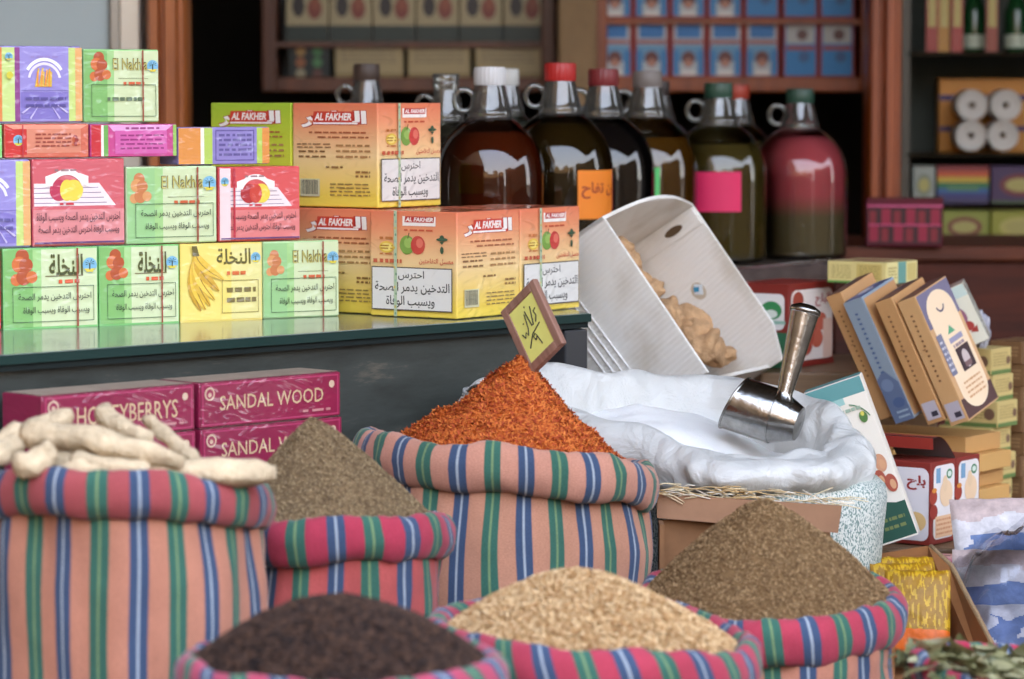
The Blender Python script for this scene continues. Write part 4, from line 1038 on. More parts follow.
# ------------------------------------------------------------------ price sign in the orange mound
TL, TR, BR = P(506, 309, 4.69), P(538.6, 275.5, 4.64), P(561, 346, 4.6); BL = TL + BR - TR
c = (TL + BR) / 2; ex = (TR - TL); ey = (TL - BL); W_, H_ = ex.length, ey.length
ex.normalize(); ey = (ey - ex * ey.dot(ex)).normalized(); ez = ex.cross(ey)
if ez.y > 0: pass
mx = Matrix((ex, ey, ez)).transposed().to_4x4(); mx.translation = c
sg = thing('price_sign', 'small wood framed yellow price sign stuck into the orange petals', 'price sign', None, mtx=mx)
fw = wood((120, 84, 70), (160, 122, 106), 9, axis=1, coat=0)
T_ = .010; b_ = .013
mb = MB()
for lo, hi in (((-W_ / 2, -H_ / 2, -T_ / 2), (-W_ / 2 + b_, H_ / 2, T_ / 2)), ((W_ / 2 - b_, -H_ / 2, -T_ / 2), (W_ / 2, H_ / 2, T_ / 2)),
               ((-W_ / 2 + b_, -H_ / 2, -T_ / 2), (W_ / 2 - b_, -H_ / 2 + b_, T_ / 2)), ((-W_ / 2 + b_, H_ / 2 - b_, -T_ / 2), (W_ / 2 - b_, H_ / 2, T_ / 2))): mb.box(lo, hi, fw)
mb.build('sign_frame', sg, bevel=.0015)
sd = 1 if ez.y < 0 else -1
mb = MB(); mb.box((-W_ / 2 + b_, -H_ / 2 + b_, -.003), (W_ / 2 - b_, H_ / 2 - b_, .003), M((224, 224, 124), rough=.6, var=.06, vs=30)); mb.build('sign_panel', sg)
ink = M((40, 42, 40), rough=.6); mb = MB(); z_ = .0036 * sd
def stroke(pts, r=.0009): mb.tube([(x * W_ * .72, y * H_ * .72, z_) for x, y in pts], r, ink, 6)
for pts in ([(-.36, .02), (-.3, -.08), (-.22, .0), (-.18, -.08), (-.1, .04)], [(-.1, .04), (-.05, .3)], [(0, .34), (.04, .02), (.1, .02)], [(.1, .02), (.22, .34)], [(.2, .02), (.3, .12), (.26, .22), (.36, .24)],
            [(-.3, -.3), (-.05, -.12), (.3, -.04)], [(-.02, -.26), (-.06, -.18), (.02, -.14), (.06, -.2), (-.02, -.26)], [(.05, -.18), (.12, -.4)], [(.04, .4), (.06, .42)], [(-.2, .16), (-.18, .18)]): stroke(pts)
mb.build('handwriting', sg)
# ================================================================== white plastic bag on a woven sack
plan = [(-.078, 4.855, .762), (-.015, 4.910, .785), (.10, 4.988, .786), (.2, 5.06, .768), (.32, 5.07, .765), (.42, 5.03, .75), (.49, 4.95, .728), (.520, 4.86, .695), (.495, 4.77, .68), (.41, 4.705, .672), (.30, 4.69, .675), (.235, 4.745, .69), (.165, 4.84, .712), (.05, 4.885, .738)]
def spline(pts, t):
    n = len(pts); i = int(t * n) % n; f = t * n - int(t * n)
    p0, p1, p2, p3 = (V(pts[(i + k) % n]) for k in (-1, 0, 1, 2))
    return .5 * ((2 * p1) + (-p0 + p2) * f + (2 * p0 - 5 * p1 + 4 * p2 - p3) * f * f + (-p0 + 3 * p1 - 3 * p2 + p3) * f ** 3)
BC = V((.25, 4.92, 0))
plm, pnt, pp = newmat('white_polythene'); Lk = pnt.links
pp.inputs['Base Color'].default_value = lin((198, 198, 194)); pp.inputs['Roughness'].default_value = .3; pp.inputs['Specular IOR Level'].default_value = .45
pp.inputs['Subsurface Weight'].default_value = .25; pp.inputs['Subsurface Radius'].default_value = (.03, .03, .03)
tc = N(pnt, 'ShaderNodeTexCoord'); nz = N(pnt, 'ShaderNodeTexNoise', ins={'Scale': 16.0, 'Detail': 6.0, 'Roughness': .55, 'Distortion': .8}); Lk.new(tc.outputs['Object'], nz.inputs['Vector'])
bp_ = N(pnt, 'ShaderNodeBump', ins={'Strength': .6, 'Distance': .02}); Lk.new(nz.outputs['Fac'], bp_.inputs['Height']); Lk.new(bp_.outputs[0], pp.inputs['Normal'])
sk = thing('lined_sack', 'woven sack with a white plastic liner full of white granules', 'sack', (BC.x, BC.y, PZ))
O = V((BC.x, BC.y, PZ))
seg = 200
prof = [(-.010, 'b', .0), (.006, 'b', .012), (.018, 'b', .3), (.024, 'b', .55), (.018, 'b', .8), (.004, 'b', .95), (-.012, 'b', 1.0), (-.028, 'b', .96), (-.038, 'i', .75), (-.046, 'i', .4), (-.054, 'i', .0), (-.058, 'i', -.5), (-.062, 'i', -1.0)]
def bagpt(i, j, k=None):
    t = i / seg; p = spline(plan, t); q = spline(plan, (t + .002) % 1) - spline(plan, (t - .002) % 1)
    nrm = V((q.y, -q.x, 0)).normalized()
    if nrm.dot(V((p.x, p.y, 0)) - BC) < 0: nrm = -nrm
    o_, md, f = prof[j]; zr = p.z; zb = np.interp(p.y, [4.7, 4.95], [.622, .60])
    z = zb + (zr - zb) * f if md == 'b' else .675 + (zr - .675) * f if f > 0 else .675 + f * .06
    w = V((p.x, p.y, 0)) + nrm * o_
    a = V((w.x * 9, w.y * 9, z * 7)); am = .026 if 1 < j < 10 else .006
    dn = am * noise.noise(a + V((3, 1, 0))) + am * .7 * (abs(noise.noise(a * 2.1)) - .25) + am * .35 * noise.noise(a * 5)
    dz = .012 * noise.noise(V((t * 22, j * .35, 5))) * (1 if j > 2 else 0)
    return V((w.x + nrm.x * dn, w.y + nrm.y * dn, z + dz)) - O
m = len(prof); vs = [bagpt(i, j) for i in range(seg) for j in range(m)]
fs = [(i * m + j, ((i + 1) % seg) * m + j, ((i + 1) % seg) * m + j + 1, i * m + j + 1) for i in range(seg) for j in range(m - 1)]
mb = MB(); mb.add(vs, fs, plm); mb.build('plastic_liner', sk, smooth=True, sub=1)
# loose flap of liner standing up at the back
wv, wnt, wp = newmat('woven_polypropylene'); Lk = wnt.links
tc = N(wnt, 'ShaderNodeTexCoord'); mp = N(wnt, 'ShaderNodeMapping'); mp.inputs['Scale'].default_value = (420, 420, 260); Lk.new(tc.outputs['Object'], mp.inputs[0])
nz = N(wnt, 'ShaderNodeTexNoise', ins={'Scale': 1.0, 'Detail': 1.5, 'Roughness': .5}); Lk.new(mp.outputs[0], nz.inputs['Vector'])
cr = N(wnt, 'ShaderNodeValToRGB'); e = cr.color_ramp.elements; e[0].position, e[0].color, e[1].position, e[1].color = .42, lin((110, 132, 126)), .5, lin((204, 206, 198))
x = e.new(.47); x.color = lin((150, 166, 158)); Lk.new(nz.outputs['Fac'], cr.inputs[0]); Lk.new(cr.outputs[0], wp.inputs['Base Color']); wp.inputs['Roughness'].default_value = .55
b = N(wnt, 'ShaderNodeBump', ins={'Strength': .5, 'Distance': .003}); Lk.new(nz.outputs['Fac'], b.inputs['Height']); Lk.new(b.outputs[0], wp.inputs['Normal'])
mb = MB(); vs = []; fs = []; lv = [(0, -.03), (.06, -.01), (.13, .0), (.2, .004), (.245, .012), (.275, .004), (.268, -.05)]
for i in range(120):
    t = i / 120; p = spline(plan, t); q = spline(plan, (t + .002) % 1) - spline(plan, (t - .002) % 1); nrm = V((q.y, -q.x, 0)).normalized()
    if nrm.dot(V((p.x, p.y, 0)) - BC) < 0: nrm = -nrm
    for z, o_ in lv:
        w = V((p.x, p.y, 0)) + nrm * (o_ - .045 + .070 * max(0, min(1, (p.x - .3) * 5))); dn = .012 * noise.noise(V((w.x * 12, w.y * 12, z * 10)))
        vs.append(V((w.x + nrm.x * dn, w.y + nrm.y * dn, PZ + z)) - O)
n_ = len(lv)
fs = [(i * n_ + j, ((i + 1) % 120) * n_ + j, ((i + 1) % 120) * n_ + j + 1, i * n_ + j + 1) for i in range(120) for j in range(n_ - 1)]
mb.add(vs, fs, wv); mb.build('woven_body', sk, smooth=True, sub=1)
# salt
sm = M((240, 240, 238), rough=.8, bump=.5, bs=500, sss=.1)
mb = MB(); vs = []; rg, sg_ = 16, 80
for j in range(rg + 1):
    r = j / rg
    for i in range(sg_):
        p = spline(plan, i / sg_); w = BC.lerp(V((p.x, p.y, 0)), r * .97); w = w
        d = (V((w.x, w.y, 0)) - V((.19, 4.965, 0))).length
        vs.append(V((w.x, w.y, max(.652, .727 - .20 * d - .5 * max(0, d - .10) ** 1.2) + .004 * noise.noise(w * 30))) - V((BC.x, BC.y, .69)))
fs = [(j * sg_ + i, (j + 1) * sg_ + i, (j + 1) * sg_ + (i + 1) % sg_, j * sg_ + (i + 1) % sg_) for j in range(rg) for i in range(sg_)]
mb.add(vs, [f[::-1] for f in fs], sm); o = mb.build('white_granules', smooth=True); o.location = (BC.x, BC.y, .69); tag(o, 'white granules heaped inside the plastic lined sack', 'granules', kind='stuff')
# scoop
st = M((158, 155, 150), rough=.2, metal=1, var=.35, vs=45, bump=.12, bs=50)
Mo, Bk = P(735, 403, 4.86), P(799, 424, 4.825); ax = (Bk - Mo); L = ax.length; ax.normalize()
mx = ax.to_track_quat('Z', 'Y').to_matrix().to_4x4(); mx.translation = Mo
sc = thing('metal_scoop', 'battered steel scoop stuck in the white granules', 'scoop', None, mtx=mx); imx = mx.inverted()
R_ = .0415; mb = MB(); seg = 48
wup = imx.to_3x3() @ V((0, 0, 1))
def cut(c, a):
    # mouth slants: top lip set back a little, bottom lip forward
    if c.z < .012: c = V((c.x, c.y, c.z + .010 * (c.xy.normalized().dot(wup.xy.normalized()))))
    return c
mb.lathe([(R_, 0), (R_ * 1.0, .02), (R_ * .985, L * .62), (R_ * .96, L * .66), (R_ * .62, L * 1.0), (.0005, L * 1.03)], st, seg, fn=cut)
mb.lathe([(R_ - .0015, .0005), (R_ - .002, .02), (R_ * .95, L * .6), (R_ * .6, L * .97), (.0005, L)], st, seg, fn=cut)
mb.tube([(math.cos(2 * math.pi * k / 40) * R_, math.sin(2 * math.pi * k / 40) * R_, 0 + .010 * V((math.cos(2 * math.pi * k / 40), math.sin(2 * math.pi * k / 40))).dot(wup.xy.normalized())) for k in range(40)], .0018, st, 8, closed=True)
mb.tube([(math.cos(2 * math.pi * k / 40) * R_ * .985, math.sin(2 * math.pi * k / 40) * R_ * .985, L * .64) for k in range(40)], .0014, st, 8, closed=True)
mb.build('scoop_bowl', sc, smooth=True, auto=45)
h0, h1 = imx @ P(784, 396, 4.82), imx @ P(805, 312, 4.84); hd = h1 - h0
mb = MB(); mb.tube([h0 - hd * .06, h0, h0 + hd * .05, h0 + hd * .5, h0 + hd * .9, h1], [.017, .0125, .0118, .0165, .0205, .0215], st, 28, cap=True); hnd = mb.build('handle', sc, smooth=True, auto=50)
hm = hd.normalized().to_track_quat('Z', 'Y').to_matrix().to_4x4(); 
mb = MB(); mb.lathe([(.0215, -.003), (.0232, -.002), (.0236, .002), (.022, .006), (.012, .011), (.0005, .0125)], st, 32, o=h1, mtx=hm); mb.build('end_cap', hnd, smooth=True)
# cardboard sheet and straw below the bag
CB = M((146, 108, 80), rough=.85, var=.12, vs=18)
CBd = M((128, 90, 58), rough=.9, var=.2, vs=18)
a_, b_, c_, d_ = P(657, 494, 4.655), P(842, 506, 4.62), P(838, 533, 4.615), P(657, 518, 4.65)
fl = thing('cardboard_box', 'brown cardboard box edge under the white plastic bag, behind brown seed', 'box', (.3, 4.66, PZ)); O2 = V((.3, 4.66, PZ))
mb = MB(); mb.prism([a_ - O2, b_ - O2, c_ - O2, d_ - O2], (0, .006, 0), CB); mb.build('flap', fl)
mb = MB(); x0, x1 = a_.x + .002, b_.x - .012; zt_ = d_.z - PZ - .004
mb.box((x0 - .3, .0, 0), (x1 - .3, .006, zt_), CBd); mb.box((x0 - .3, -.05, .0), (x0 - .294, .006, zt_), CBd); mb.build('box_wall', fl)
mb = MB(); sr = random.Random(8)
for i in range(90):
    px = sr.uniform(648, 850); py = sr.uniform(483, 497) + (px - 650) * .06; L_ = sr.uniform(.02, .07); an = sr.gauss(-.12, .35); q = P(px, py, 4.66 + sr.uniform(-.02, .012)) - V((.3, 4.66, .6))
    dd = V((math.cos(an), sr.uniform(-.2, .2), math.sin(an) * .5)) * L_ / 2; mb.tube([q - dd, q + V((0, 0, .003)), q + dd], .0008, M(((214, 196, 158), (190, 160, 112), (230, 222, 204))[i % 3], rough=.7), 5)
o = mb.build('straw', smooth=True); o.location = (.3, 4.66, .6); tag(o, 'loose straw strands between the plastic bag and cardboard edge', 'straw', kind='stuff')

# ------------------------------------------------------------------ tilted white corrugated box of ginger
gB = P(602, 216.5, 5.36); l_ = V((.167, -.085, -.247)); w_ = V((.160, .235, .013)); d_ = V((-.142, .115, -.105))
ld_ = l_.normalized()
wm, wnt, wp = newmat('corrugated_card'); Lk = wnt.links
tc = N(wnt, 'ShaderNodeTexCoord'); dt = N(wnt, 'ShaderNodeVectorMath', operation='DOT_PRODUCT'); dt.inputs[1].default_value = ld_
Lk.new(tc.outputs['Object'], dt.inputs[0]); ml = N(wnt, 'ShaderNodeMath', operation='MULTIPLY'); ml.inputs[1].default_value = 2 * math.pi / .0085; Lk.new(dt.outputs['Value'], ml.inputs[0])
sn = N(wnt, 'ShaderNodeMath', operation='SINE'); Lk.new(ml.outputs[0], sn.inputs[0]); b = N(wnt, 'ShaderNodeBump', ins={'Strength': .22, 'Distance': .0025}); Lk.new(sn.outputs[0], b.inputs['Height']); Lk.new(b.outputs[0], wp.inputs['Normal'])
nz = N(wnt, 'ShaderNodeTexNoise', ins={'Scale': 9.0, 'Detail': 6.0}); Lk.new(tc.outputs['Object'], nz.inputs['Vector']); cr = N(wnt, 'ShaderNodeValToRGB'); e = cr.color_ramp.elements
e[0].position, e[0].color, e[1].position, e[1].color = .28, lin((206, 198, 184)), .5, lin((232, 229, 222)); Lk.new(nz.outputs['Fac'], cr.inputs[0]); Lk.new(cr.outputs[0], wp.inputs['Base Color']); wp.inputs['Roughness'].default_value = .6
gx = thing('corrugated_box', 'white corrugated box of ginger tipped on its side behind the scoop', 'box', gB)
z0 = V((0, 0, 0)); th = .006
wn = w_.normalized(); ln = l_.normalized(); dn_ = d_.normalized()
def wall(nm, poly, t): mb = MB(); mb.prism(poly, t, wm); return mb.build(nm, gx)
wall('side_panel', [z0, l_, l_ + d_, d_], wn * th)
far = [w_, w_ + l_ * .80 , w_ + l_ * 1.0 + d_ * .12, w_ + l_ + d_, w_ + d_]
wall('side_panel', far, -wn * th)
n_ = 10; rim = [w_ * (k / n_) - ln * .0 - d_.normalized() * .030 * math.sin(math.pi * k / n_) - ln * .012 * math.sin(math.pi * k / n_) for k in range(n_ + 1)]
wall('end_panel', rim + [w_ + d_, d_], ln * th)
wall('end_panel', [l_ + d_ * .25, l_ + w_ + d_ * .25, l_ + w_ + d_, l_ + d_], -ln * th)
wall('base_panel', [d_, d_ + l_, d_ + l_ + w_, d_ + w_], -dn_ * th)
# folded hem inside the end panel, with two dark hand slots, and a round hole with a blue sticker on the far side
hm_ = lambda s_, m_, k=0: w_ + ln * s_ + d_ * m_ - wn * (th + k)
mb = MB(); mb.prism([hm_(.006, .01), hm_(.006, .98), hm_(.040, .98), hm_(.040, .01)], -wn * .004, wm); hem = mb.build('hem', gx)
dk = M((92, 72, 50), rough=.9)
for f_ in (.27, .78):
    c = hm_(.024, f_, .0045); mb = MB()
    mb.prism([c + dn_ * .020 * math.cos(a) + ln * .007 * math.sin(a) for a in [2 * math.pi * k / 16 for k in range(16)]], -wn * .001, dk); mb.build('hand_slot', hem)
c = w_ * 1 + l_ * .43 + d_ * .40 - wn * (th + .0008)
mb = MB(); mb.prism([c + ln * .016 * math.cos(a) + dn_ * .014 * math.sin(a) for a in [2 * math.pi * k / 20 for k in range(20)]], -wn * .0006, M((196, 182, 160), rough=.8)); mb.build('round_hole', gx)
c = c - wn * .001 + ln * .002; ex_, ez_ = V((.9, .3, 0)).normalized(), V((0, 0, 1))
mb = MB()
q = [c + ln * a + dn_ * b_ for a, b_ in ((-.016, .0), (-.008, -.014), (.008, -.004), (.0, .010))]; mb.prism(q, -wn * .0008, M((214, 222, 226), rough=.5))
q = [c + (ln * a + dn_ * b_) - wn * .001 for a, b_ in ((-.012, .004), (-.007, -.006), (.0, -.001), (-.004, .008))]; mb.prism(q, -wn * .0006, M((60, 140, 176), rough=.5)); mb.build('sticker', gx)
# thin white strands on the near side
mb = MB()
for k in range(4): mb.tube([l_ * .15 + d_ * (.62 + .07 * k) - wn * .002, l_ * 1.0 + d_ * (.55 + .07 * k) - wn * .002], .0012, M((246, 246, 244), rough=.2), 6)
mb.build('white_strand', gx, smooth=True)
GI = M((188, 150, 110), rough=.9, var=.4, vs=30, bump=1.0, bs=55)
gr = random.Random(21)
gp = [('knobbly ginger piece highest in the tipped white box', .12, .36, .33, .022), ('ginger piece below the topmost one in the tipped box', .22, .40, .36, .02), ('narrow ginger piece by the near wall of the tipped box', .31, .40, .36, .019), ('ginger piece beside the blue sticker', .40, .42, .36, .02),
      ('dark shadowed ginger piece above the large one', .55, .46, .35, .022), ('largest rounded ginger piece in the tipped box', .62, .60, .38, .031), ('ginger piece lying below the largest one', .70, .56, .35, .025), ('ginger piece at the lowest corner of the tipped box', .79, .54, .33, .025), ('long ginger finger at right end of the pile', .78, .70, .40, .024), ('small ginger tip at the far lower right', .83, .80, .42, .017),
      ('ginger piece deep beneath the pile', .6, .5, .66, .035), ('ginger piece under the narrow one', .35, .4, .62, .03)]
for i, (lab, s_, k_, m_, r) in enumerate(gp):
    if i >= 10: continue
    mb = MB(); mb.blob((0, 0, 0), (r * 1.4, r * 1.0, r * .95), GI, 26, 18, .42, 1.7, seed=i * 1.7, mtx=Matrix.Rotation(gr.uniform(0, 3), 4, 'Y') @ Matrix.Rotation(gr.uniform(-.5, .5), 4, 'Z'))
    o = mb.build('ginger_root', smooth=True, sub=1); o.location = gB + l_ * s_ + w_ * k_ + d_ * m_; tag(o, lab, 'ginger', 'ginger pieces in the tipped white box')
# loose crumbs bed filling the box below the pieces
mb = MB(); vs = []
for j in range(9):
    for i in range(15):
        s_, k_ = .03 + .93 * i / 14, .03 + .9 * j / 8
        vs.append(l_ * s_ + w_ * k_ + d_ * (.60 + .25 * abs(k_ - .4) + .05 * noise.noise(V((i * .9, j * .9, 0)))))
fs = [(j * 15 + i, j * 15 + i + 1, (j + 1) * 15 + i + 1, (j + 1) * 15 + i) for j in range(8) for i in range(14)]
mb.add(vs, fs, GI); o = mb.build('ginger_rubble', smooth=True); o.location = gB; tag(o, 'bed of broken ginger filling the bottom of the tipped white box', 'ginger', kind='stuff')

# ================================================================== date boxes and packets at right
def lean_mtx(lean, yaw, back=0.0): return Matrix.Rotation(math.radians(-lean), 4, 'Y') @ Matrix.Rotation(math.radians(back), 4, 'X') @ Matrix.Rotation(math.radians(yaw), 4, 'Z')
TAN, TAN2 = (198, 152, 100), (210, 168, 116)
yR = math.radians(-35); rx, ry = V((math.cos(yR), math.sin(yR), 0)), V((-math.sin(yR), math.cos(yR), 0))
def rbox(name, label, cat, corner, W, D, H, col, left=None, right=None, top=None, group=None, wrap=False, yaw=yR, mat=None):
    """box given by its nearest vertical edge"""
    c, s = math.cos(yaw), math.sin(yaw)
    r = carton(name, label, cat, V(corner) - V((c, s, 0)) * W, yaw, W, D, H, mat or M(col, rough=.5, wrap=wrap, var=.0), group, bevel=.0015)
    p = Print(W, D, H, wrap=wrap)
    if left: p.face('front'); left(p)
    if right: p.face('right'); right(p)
    if top: p.face('top'); top(p)
    if p.mb.v: p.build(r)
    return r
# leaning boxed books
def art_spine_tan(p):
    p.lines(.25, .3, .42, .9, 1, (150, 110, 70), .02)
    for k in range(14): p.rect(.38, .34 + k * .04, .5, .355 + k * .04, (124, 88, 58)); p.k -= 1
    p.k += 1
def sticker_(p): p.begin('barcode_sticker'); p.rect(.12, .03, .9, .17, (192, 188, 198)); p.rect(.45, .05, .8, .09, (60, 58, 70)); p.end()
def art_spine_blue(p):
    p.rect(.01, .0, .99, 1, (142, 158, 172)); p.poly([(.0, 0), (1, 0), (1, .3), (.5, .42), (0, .36)], (100, 116, 146)); p.ell(.4, .3, .3, .05, (120, 138, 168)); p.ell(.6, .15, .3, .04, (80, 100, 140)); p.lines(.3, .02, .9, .1, 2, (170, 190, 206), .4)
    for k in range(13): p.rect(.36, .4 + k * .04, .5, .415 + k * .04, (76, 100, 140)); p.k -= 1
    p.k += 1
def art_oval_face(p):
    p.rect(.01, .0, .99, 1, (206, 162, 116)); p.rect(.01, .72, .99, .99, (116, 110, 134)); p.rect(.01, .01, .99, .16, (84, 56, 54))
    p.ell(.5, .8, .4, .16, (238, 212, 178)); p.ell(.5, .2, .4, .16, (238, 212, 178)); p.rect(.1, .2, .9, .8, (238, 212, 178))
    p.arc(.5, .86, .1, .13, 200, 340, (90, 80, 100)); p.poly([(.4, .62), (.62, .62), (.52, .68)], (90, 160, 120)); p.rect(.36, .55, .76, .59, (150, 146, 170)); p.lines(.4, .5, .76, .54, 1, (150, 130, 140), .6)
    p.rect(.06, .34, .22, .66, (120, 120, 140)); p.lines(.08, .36, .2, .62, 6, (200, 196, 200), .4)
    p.rect(.4, .32, .8, .5, (62, 44, 48)); p.ell(.6, .4, .1, .07, (196, 180, 176)); p.rect(.5, .34, .7, .38, (120, 90, 90)); p.lines(.25, .12, .8, .27, 4, (206, 160, 116), .4, 4)
def art_top_dark(p): p.rect(.02, .02, .98, .98, (116, 80, 74)); p.ell(.4, .6, .2, .15, (80, 60, 90)); p.ell(.7, .3, .15, .1, (150, 100, 80))
def art_top_blue(p): p.rect(.02, .02, .98, .98, (84, 110, 170)); p.ell(.4, .5, .3, .2, (200, 206, 224)); p.ell(.7, .7, .2, .12, (60, 80, 150))
LEAN = [('tan boxed pack leaning at left of the four by the scoop', (880, 420.5), 5.403, .030, .222, (196, 150, 100), art_spine_tan, None, art_top_dark),
        ('blue boxed pack leaning between two tan ones', (896, 424), 5.37, .037, .216, (140, 156, 170), art_spine_blue, None, art_top_blue),
        ('tan boxed pack with barcode sticker, leaning against the blue one', (928, 425.5), 5.34, .034, .218, TAN, lambda p: (art_spine_tan(p), sticker_(p)), None, art_top_dark),
        ('tan boxed pack showing an oval label on its broad face', (951, 426.5), 5.318, .035, .220, TAN2, lambda p: (art_spine_tan(p), sticker_(p)), art_oval_face, art_top_dark)]
for lab, bl, Y, t, Lh, col, sp, fc, tp in LEAN:
    r = carton('boxed_pack', lab, 'box', P(*bl, Y), 0, t, .118, Lh, M(col, rough=.55, var=.06, vs=20), 'boxed packs leaning in a row', bevel=.0012, mtx=lean_mtx(24, -35))
    p = Print(t, .118, Lh, wrap=False); sp(p)
    p.face('right'); (fc or (lambda q: q.rect(.02, .02, .98, .98, (190, 144, 96))))(p); p.face('top'); tp(p); p.build(r)
# flat tan stack under them
fc0 = P(966, 437, 5.36); fz = fc0.z
def art_flat(p): p.lines(.35, .7, .8, .85, 1, (130, 92, 60), .5)
zc = .490
for k, (dx, dy) in enumerate(((.01, .02), (.016, .004), (.0, .012), (.02, .0), (.0, .0))):
    hh = (fz - .490) / 5 - .0008
    rbox('flat_box', 'flat tan box, %s of the stack under the leaning packs' % ('lowest', 'second from bottom', 'middle', 'second from top', 'topmost')[k], 'box', V((fc0.x, fc0.y, zc)) + rx * dx + ry * dy, .215, .125, hh, (206, 160, 96) if k % 2 else (196, 150, 92), art_flat if k == 4 else None, None, group='flat tan boxes under the leaning packs')
    zc += hh + .0008
# red date boxes
def pill(p, u0, v0, u1, v1, ru, col):
    rv = ru * p.asp; pts = []
    for cx, cy, a0 in ((u1 - ru, v1 - rv, 0), (u0 + ru, v1 - rv, 90), (u0 + ru, v0 + rv, 180), (u1 - ru, v0 + rv, 270)):
        for k in range(6): a = math.radians(a0 + 18 * k); pts.append((cx + ru * math.cos(a), cy + rv * math.sin(a)))
    p.poly(pts, col)
DRED = (132, 44, 36)
def art_date_front(p):
    pill(p, .02, .05, .97, .93, .12, (226, 222, 224)); p.text('بلح', .6, .66, .92, .84, (150, 44, 36), .035); p.ell(.75, .28, .18, .12, (226, 190, 130)); p.ell(.4, .3, .2, .14, (210, 160, 100))
def art_date_side(p):
    pill(p, .1, .06, .95, .95, .14, (228, 222, 220)); p.rect(.2, .74, .38, .92, (120, 160, 190)); p.ell(.74, .83, .12, .06, (70, 130, 90)); p.ell(.74, .83, .08, .035, (214, 226, 214))
    p.ell(.08, .58, .16, .09, (160, 62, 48)); p.ell(.1, .40, .16, .09, (150, 52, 42)); p.ell(.12, .66, .1, .03, (214, 140, 60)); p.ell(.6, .6, .26, .16, (232, 200, 164)); p.ell(.55, .72, .1, .1, (226, 196, 160))
    p.rect(.16, .08, .9, .34, (232, 190, 150)); p.lines(.2, .1, .86, .32, 4, (206, 140, 100), .45, 2)
dc = P(931, 470, 5.11); dcz = .4905; dH = P(931, 463, 5.11).z - dcz
d1 = rbox('date_box', 'open red and white date box with its lid raised', 'box', V((dc.x, dc.y, dcz)), .105, .082, dH, DRED, art_date_front, art_date_side, group='red and white date boxes')
# raised lid: a curved flap hinged at the back edge
mb = MB(); W_, D_ = .105, .082; n = 9; lid = []
for k in range(n + 1):
    t = k / n; a = 1.9 - 2.1 * t; lid.append((D_ / 2 - .085 * t * .9, dH + .038 * math.sin(min(1, t * 1.25) * math.pi * .5)))
up_ = [V((-W_ / 2, y, z)) for y, z in lid]; vs = []
for y, z in lid: vs += [(-W_ / 2, y, z), (W_ / 2, y, z)]
for y, z in lid: vs += [(-W_ / 2, y, z + .0015), (W_ / 2, y, z + .0015)]
b2 = 2 * (n + 1)
mb.add(vs, [(2 * k, 2 * k + 1, 2 * k + 3, 2 * k + 2) for k in range(n)], M((112, 104, 104), rough=.7))
mb.add(vs, [(b2 + 2 * k, b2 + 2 * k + 2, b2 + 2 * k + 3, b2 + 2 * k + 1) for k in range(n)], M((150, 50, 40), rough=.5))
mb.add(vs[:0] + [(-W_ / 2, lid[-1][0], lid[-1][1]), (W_ / 2, lid[-1][0], lid[-1][1]), (W_ / 2, lid[-1][0] + .002, lid[-1][1] - .018), (-W_ / 2, lid[-1][0] + .002, lid[-1][1] - .018)], [(0, 3, 2, 1)], M((150, 50, 40), rough=.5))
mb.build('lid', d1, smooth=True, auto=40)
rbox('date_box', 'closed red and white date box behind the open one', 'box', V((dc.x, dc.y, dcz)) + ry * .084, .105, .082, dH * 1.0, DRED, art_date_front, art_date_side, group='red and white date boxes')
# leaning leaflet-like date box
def art_leaflet(p):
    p.rect(.01, .0, .99, 1, (232, 224, 210)); p.rect(.01, .01, .99, .22, (44, 84, 70)); p.poly([(.01, .2), (.2, .27), (.35, .21), (.6, .25), (.99, .2), (.99, .19), (.01, .19)], (44, 84, 70)); p.lines(.5, .06, .9, .16, 2, (120, 130, 80), .4)
    p.rect(.01, .9, .99, .995, (96, 150, 150)); p.rect(.01, .86, .6, .9, (150, 190, 186))
    for i, (u, v) in enumerate(((.62, .5), (.82, .47), (.72, .38), (.5, .4), (.88, .34))): p.ell(u, v, .1, .055, ((170, 84, 66), (206, 150, 116))[i % 2]); p.ell(u + .02, v - .01, .05, .03, (214, 160, 120))
    p.ell(.82, .76, .07, .035, (80, 120, 60)); p.ell(.82, .78, .03, .015, (206, 196, 90)); p.arc(.5, .7, .45, .47, 20, 70, (70, 120, 80)); p.lines(.5, .8, .85, .84, 1, (150, 170, 150), .5)
bo = P(862, 556, 5.035); bo.z = max(bo.z, .491)
r = carton('date_box', 'tall pale date box leaning beside the plastic lined sack, green at its foot', 'box', bo, 0, .092, .026, .262, M((226, 218, 204), rough=.5), bevel=.0012, mtx=lean_mtx(20.5, -14, 0))
p = Print(.092, .026, .262, wrap=False); art_leaflet(p); p.face('top').rect(.01, .02, .99, .98, (90, 150, 150)); p.build(r)
# red and white date box behind the scoop
def art_rw_left(p): p.rect(.0, .9, 1, 1, DRED); pill(p, .03, .45, .93, .88, .1, (232, 228, 224)); p.ell(.68, .68, .2, .11, (60, 140, 84)); p.ell(.68, .64, .12, .05, (226, 232, 222)); p.rect(.3, .52, .95, .56, (150, 190, 170)); p.rect(0, .0, 1, .42, (50, 110, 76)); p.rect(.02, .02, .4, .4, (220, 224, 220))
def art_rw_right(p):
    p.rect(0, .93, 1, 1, DRED); pill(p, .05, .07, .97, .92, .1, (232, 220, 212)); p.text('البلح', .58, .7, .92, .86, (176, 84, 76), .03); p.ell(.2, .8, .12, .1, (160, 70, 54)); p.rect(0, 0, 1, .05, DRED)
    for i, (u, v) in enumerate(((.5, .48), (.62, .32), (.38, .24), (.7, .52), (.42, .36))): p.ell(u, v, .13, .11, ((166, 66, 50), (190, 96, 74))[i % 2])
    p.rect(.75, .08, .95, .55, (226, 190, 170))
rw = P(788, 370, 5.62); rw.z = .7255
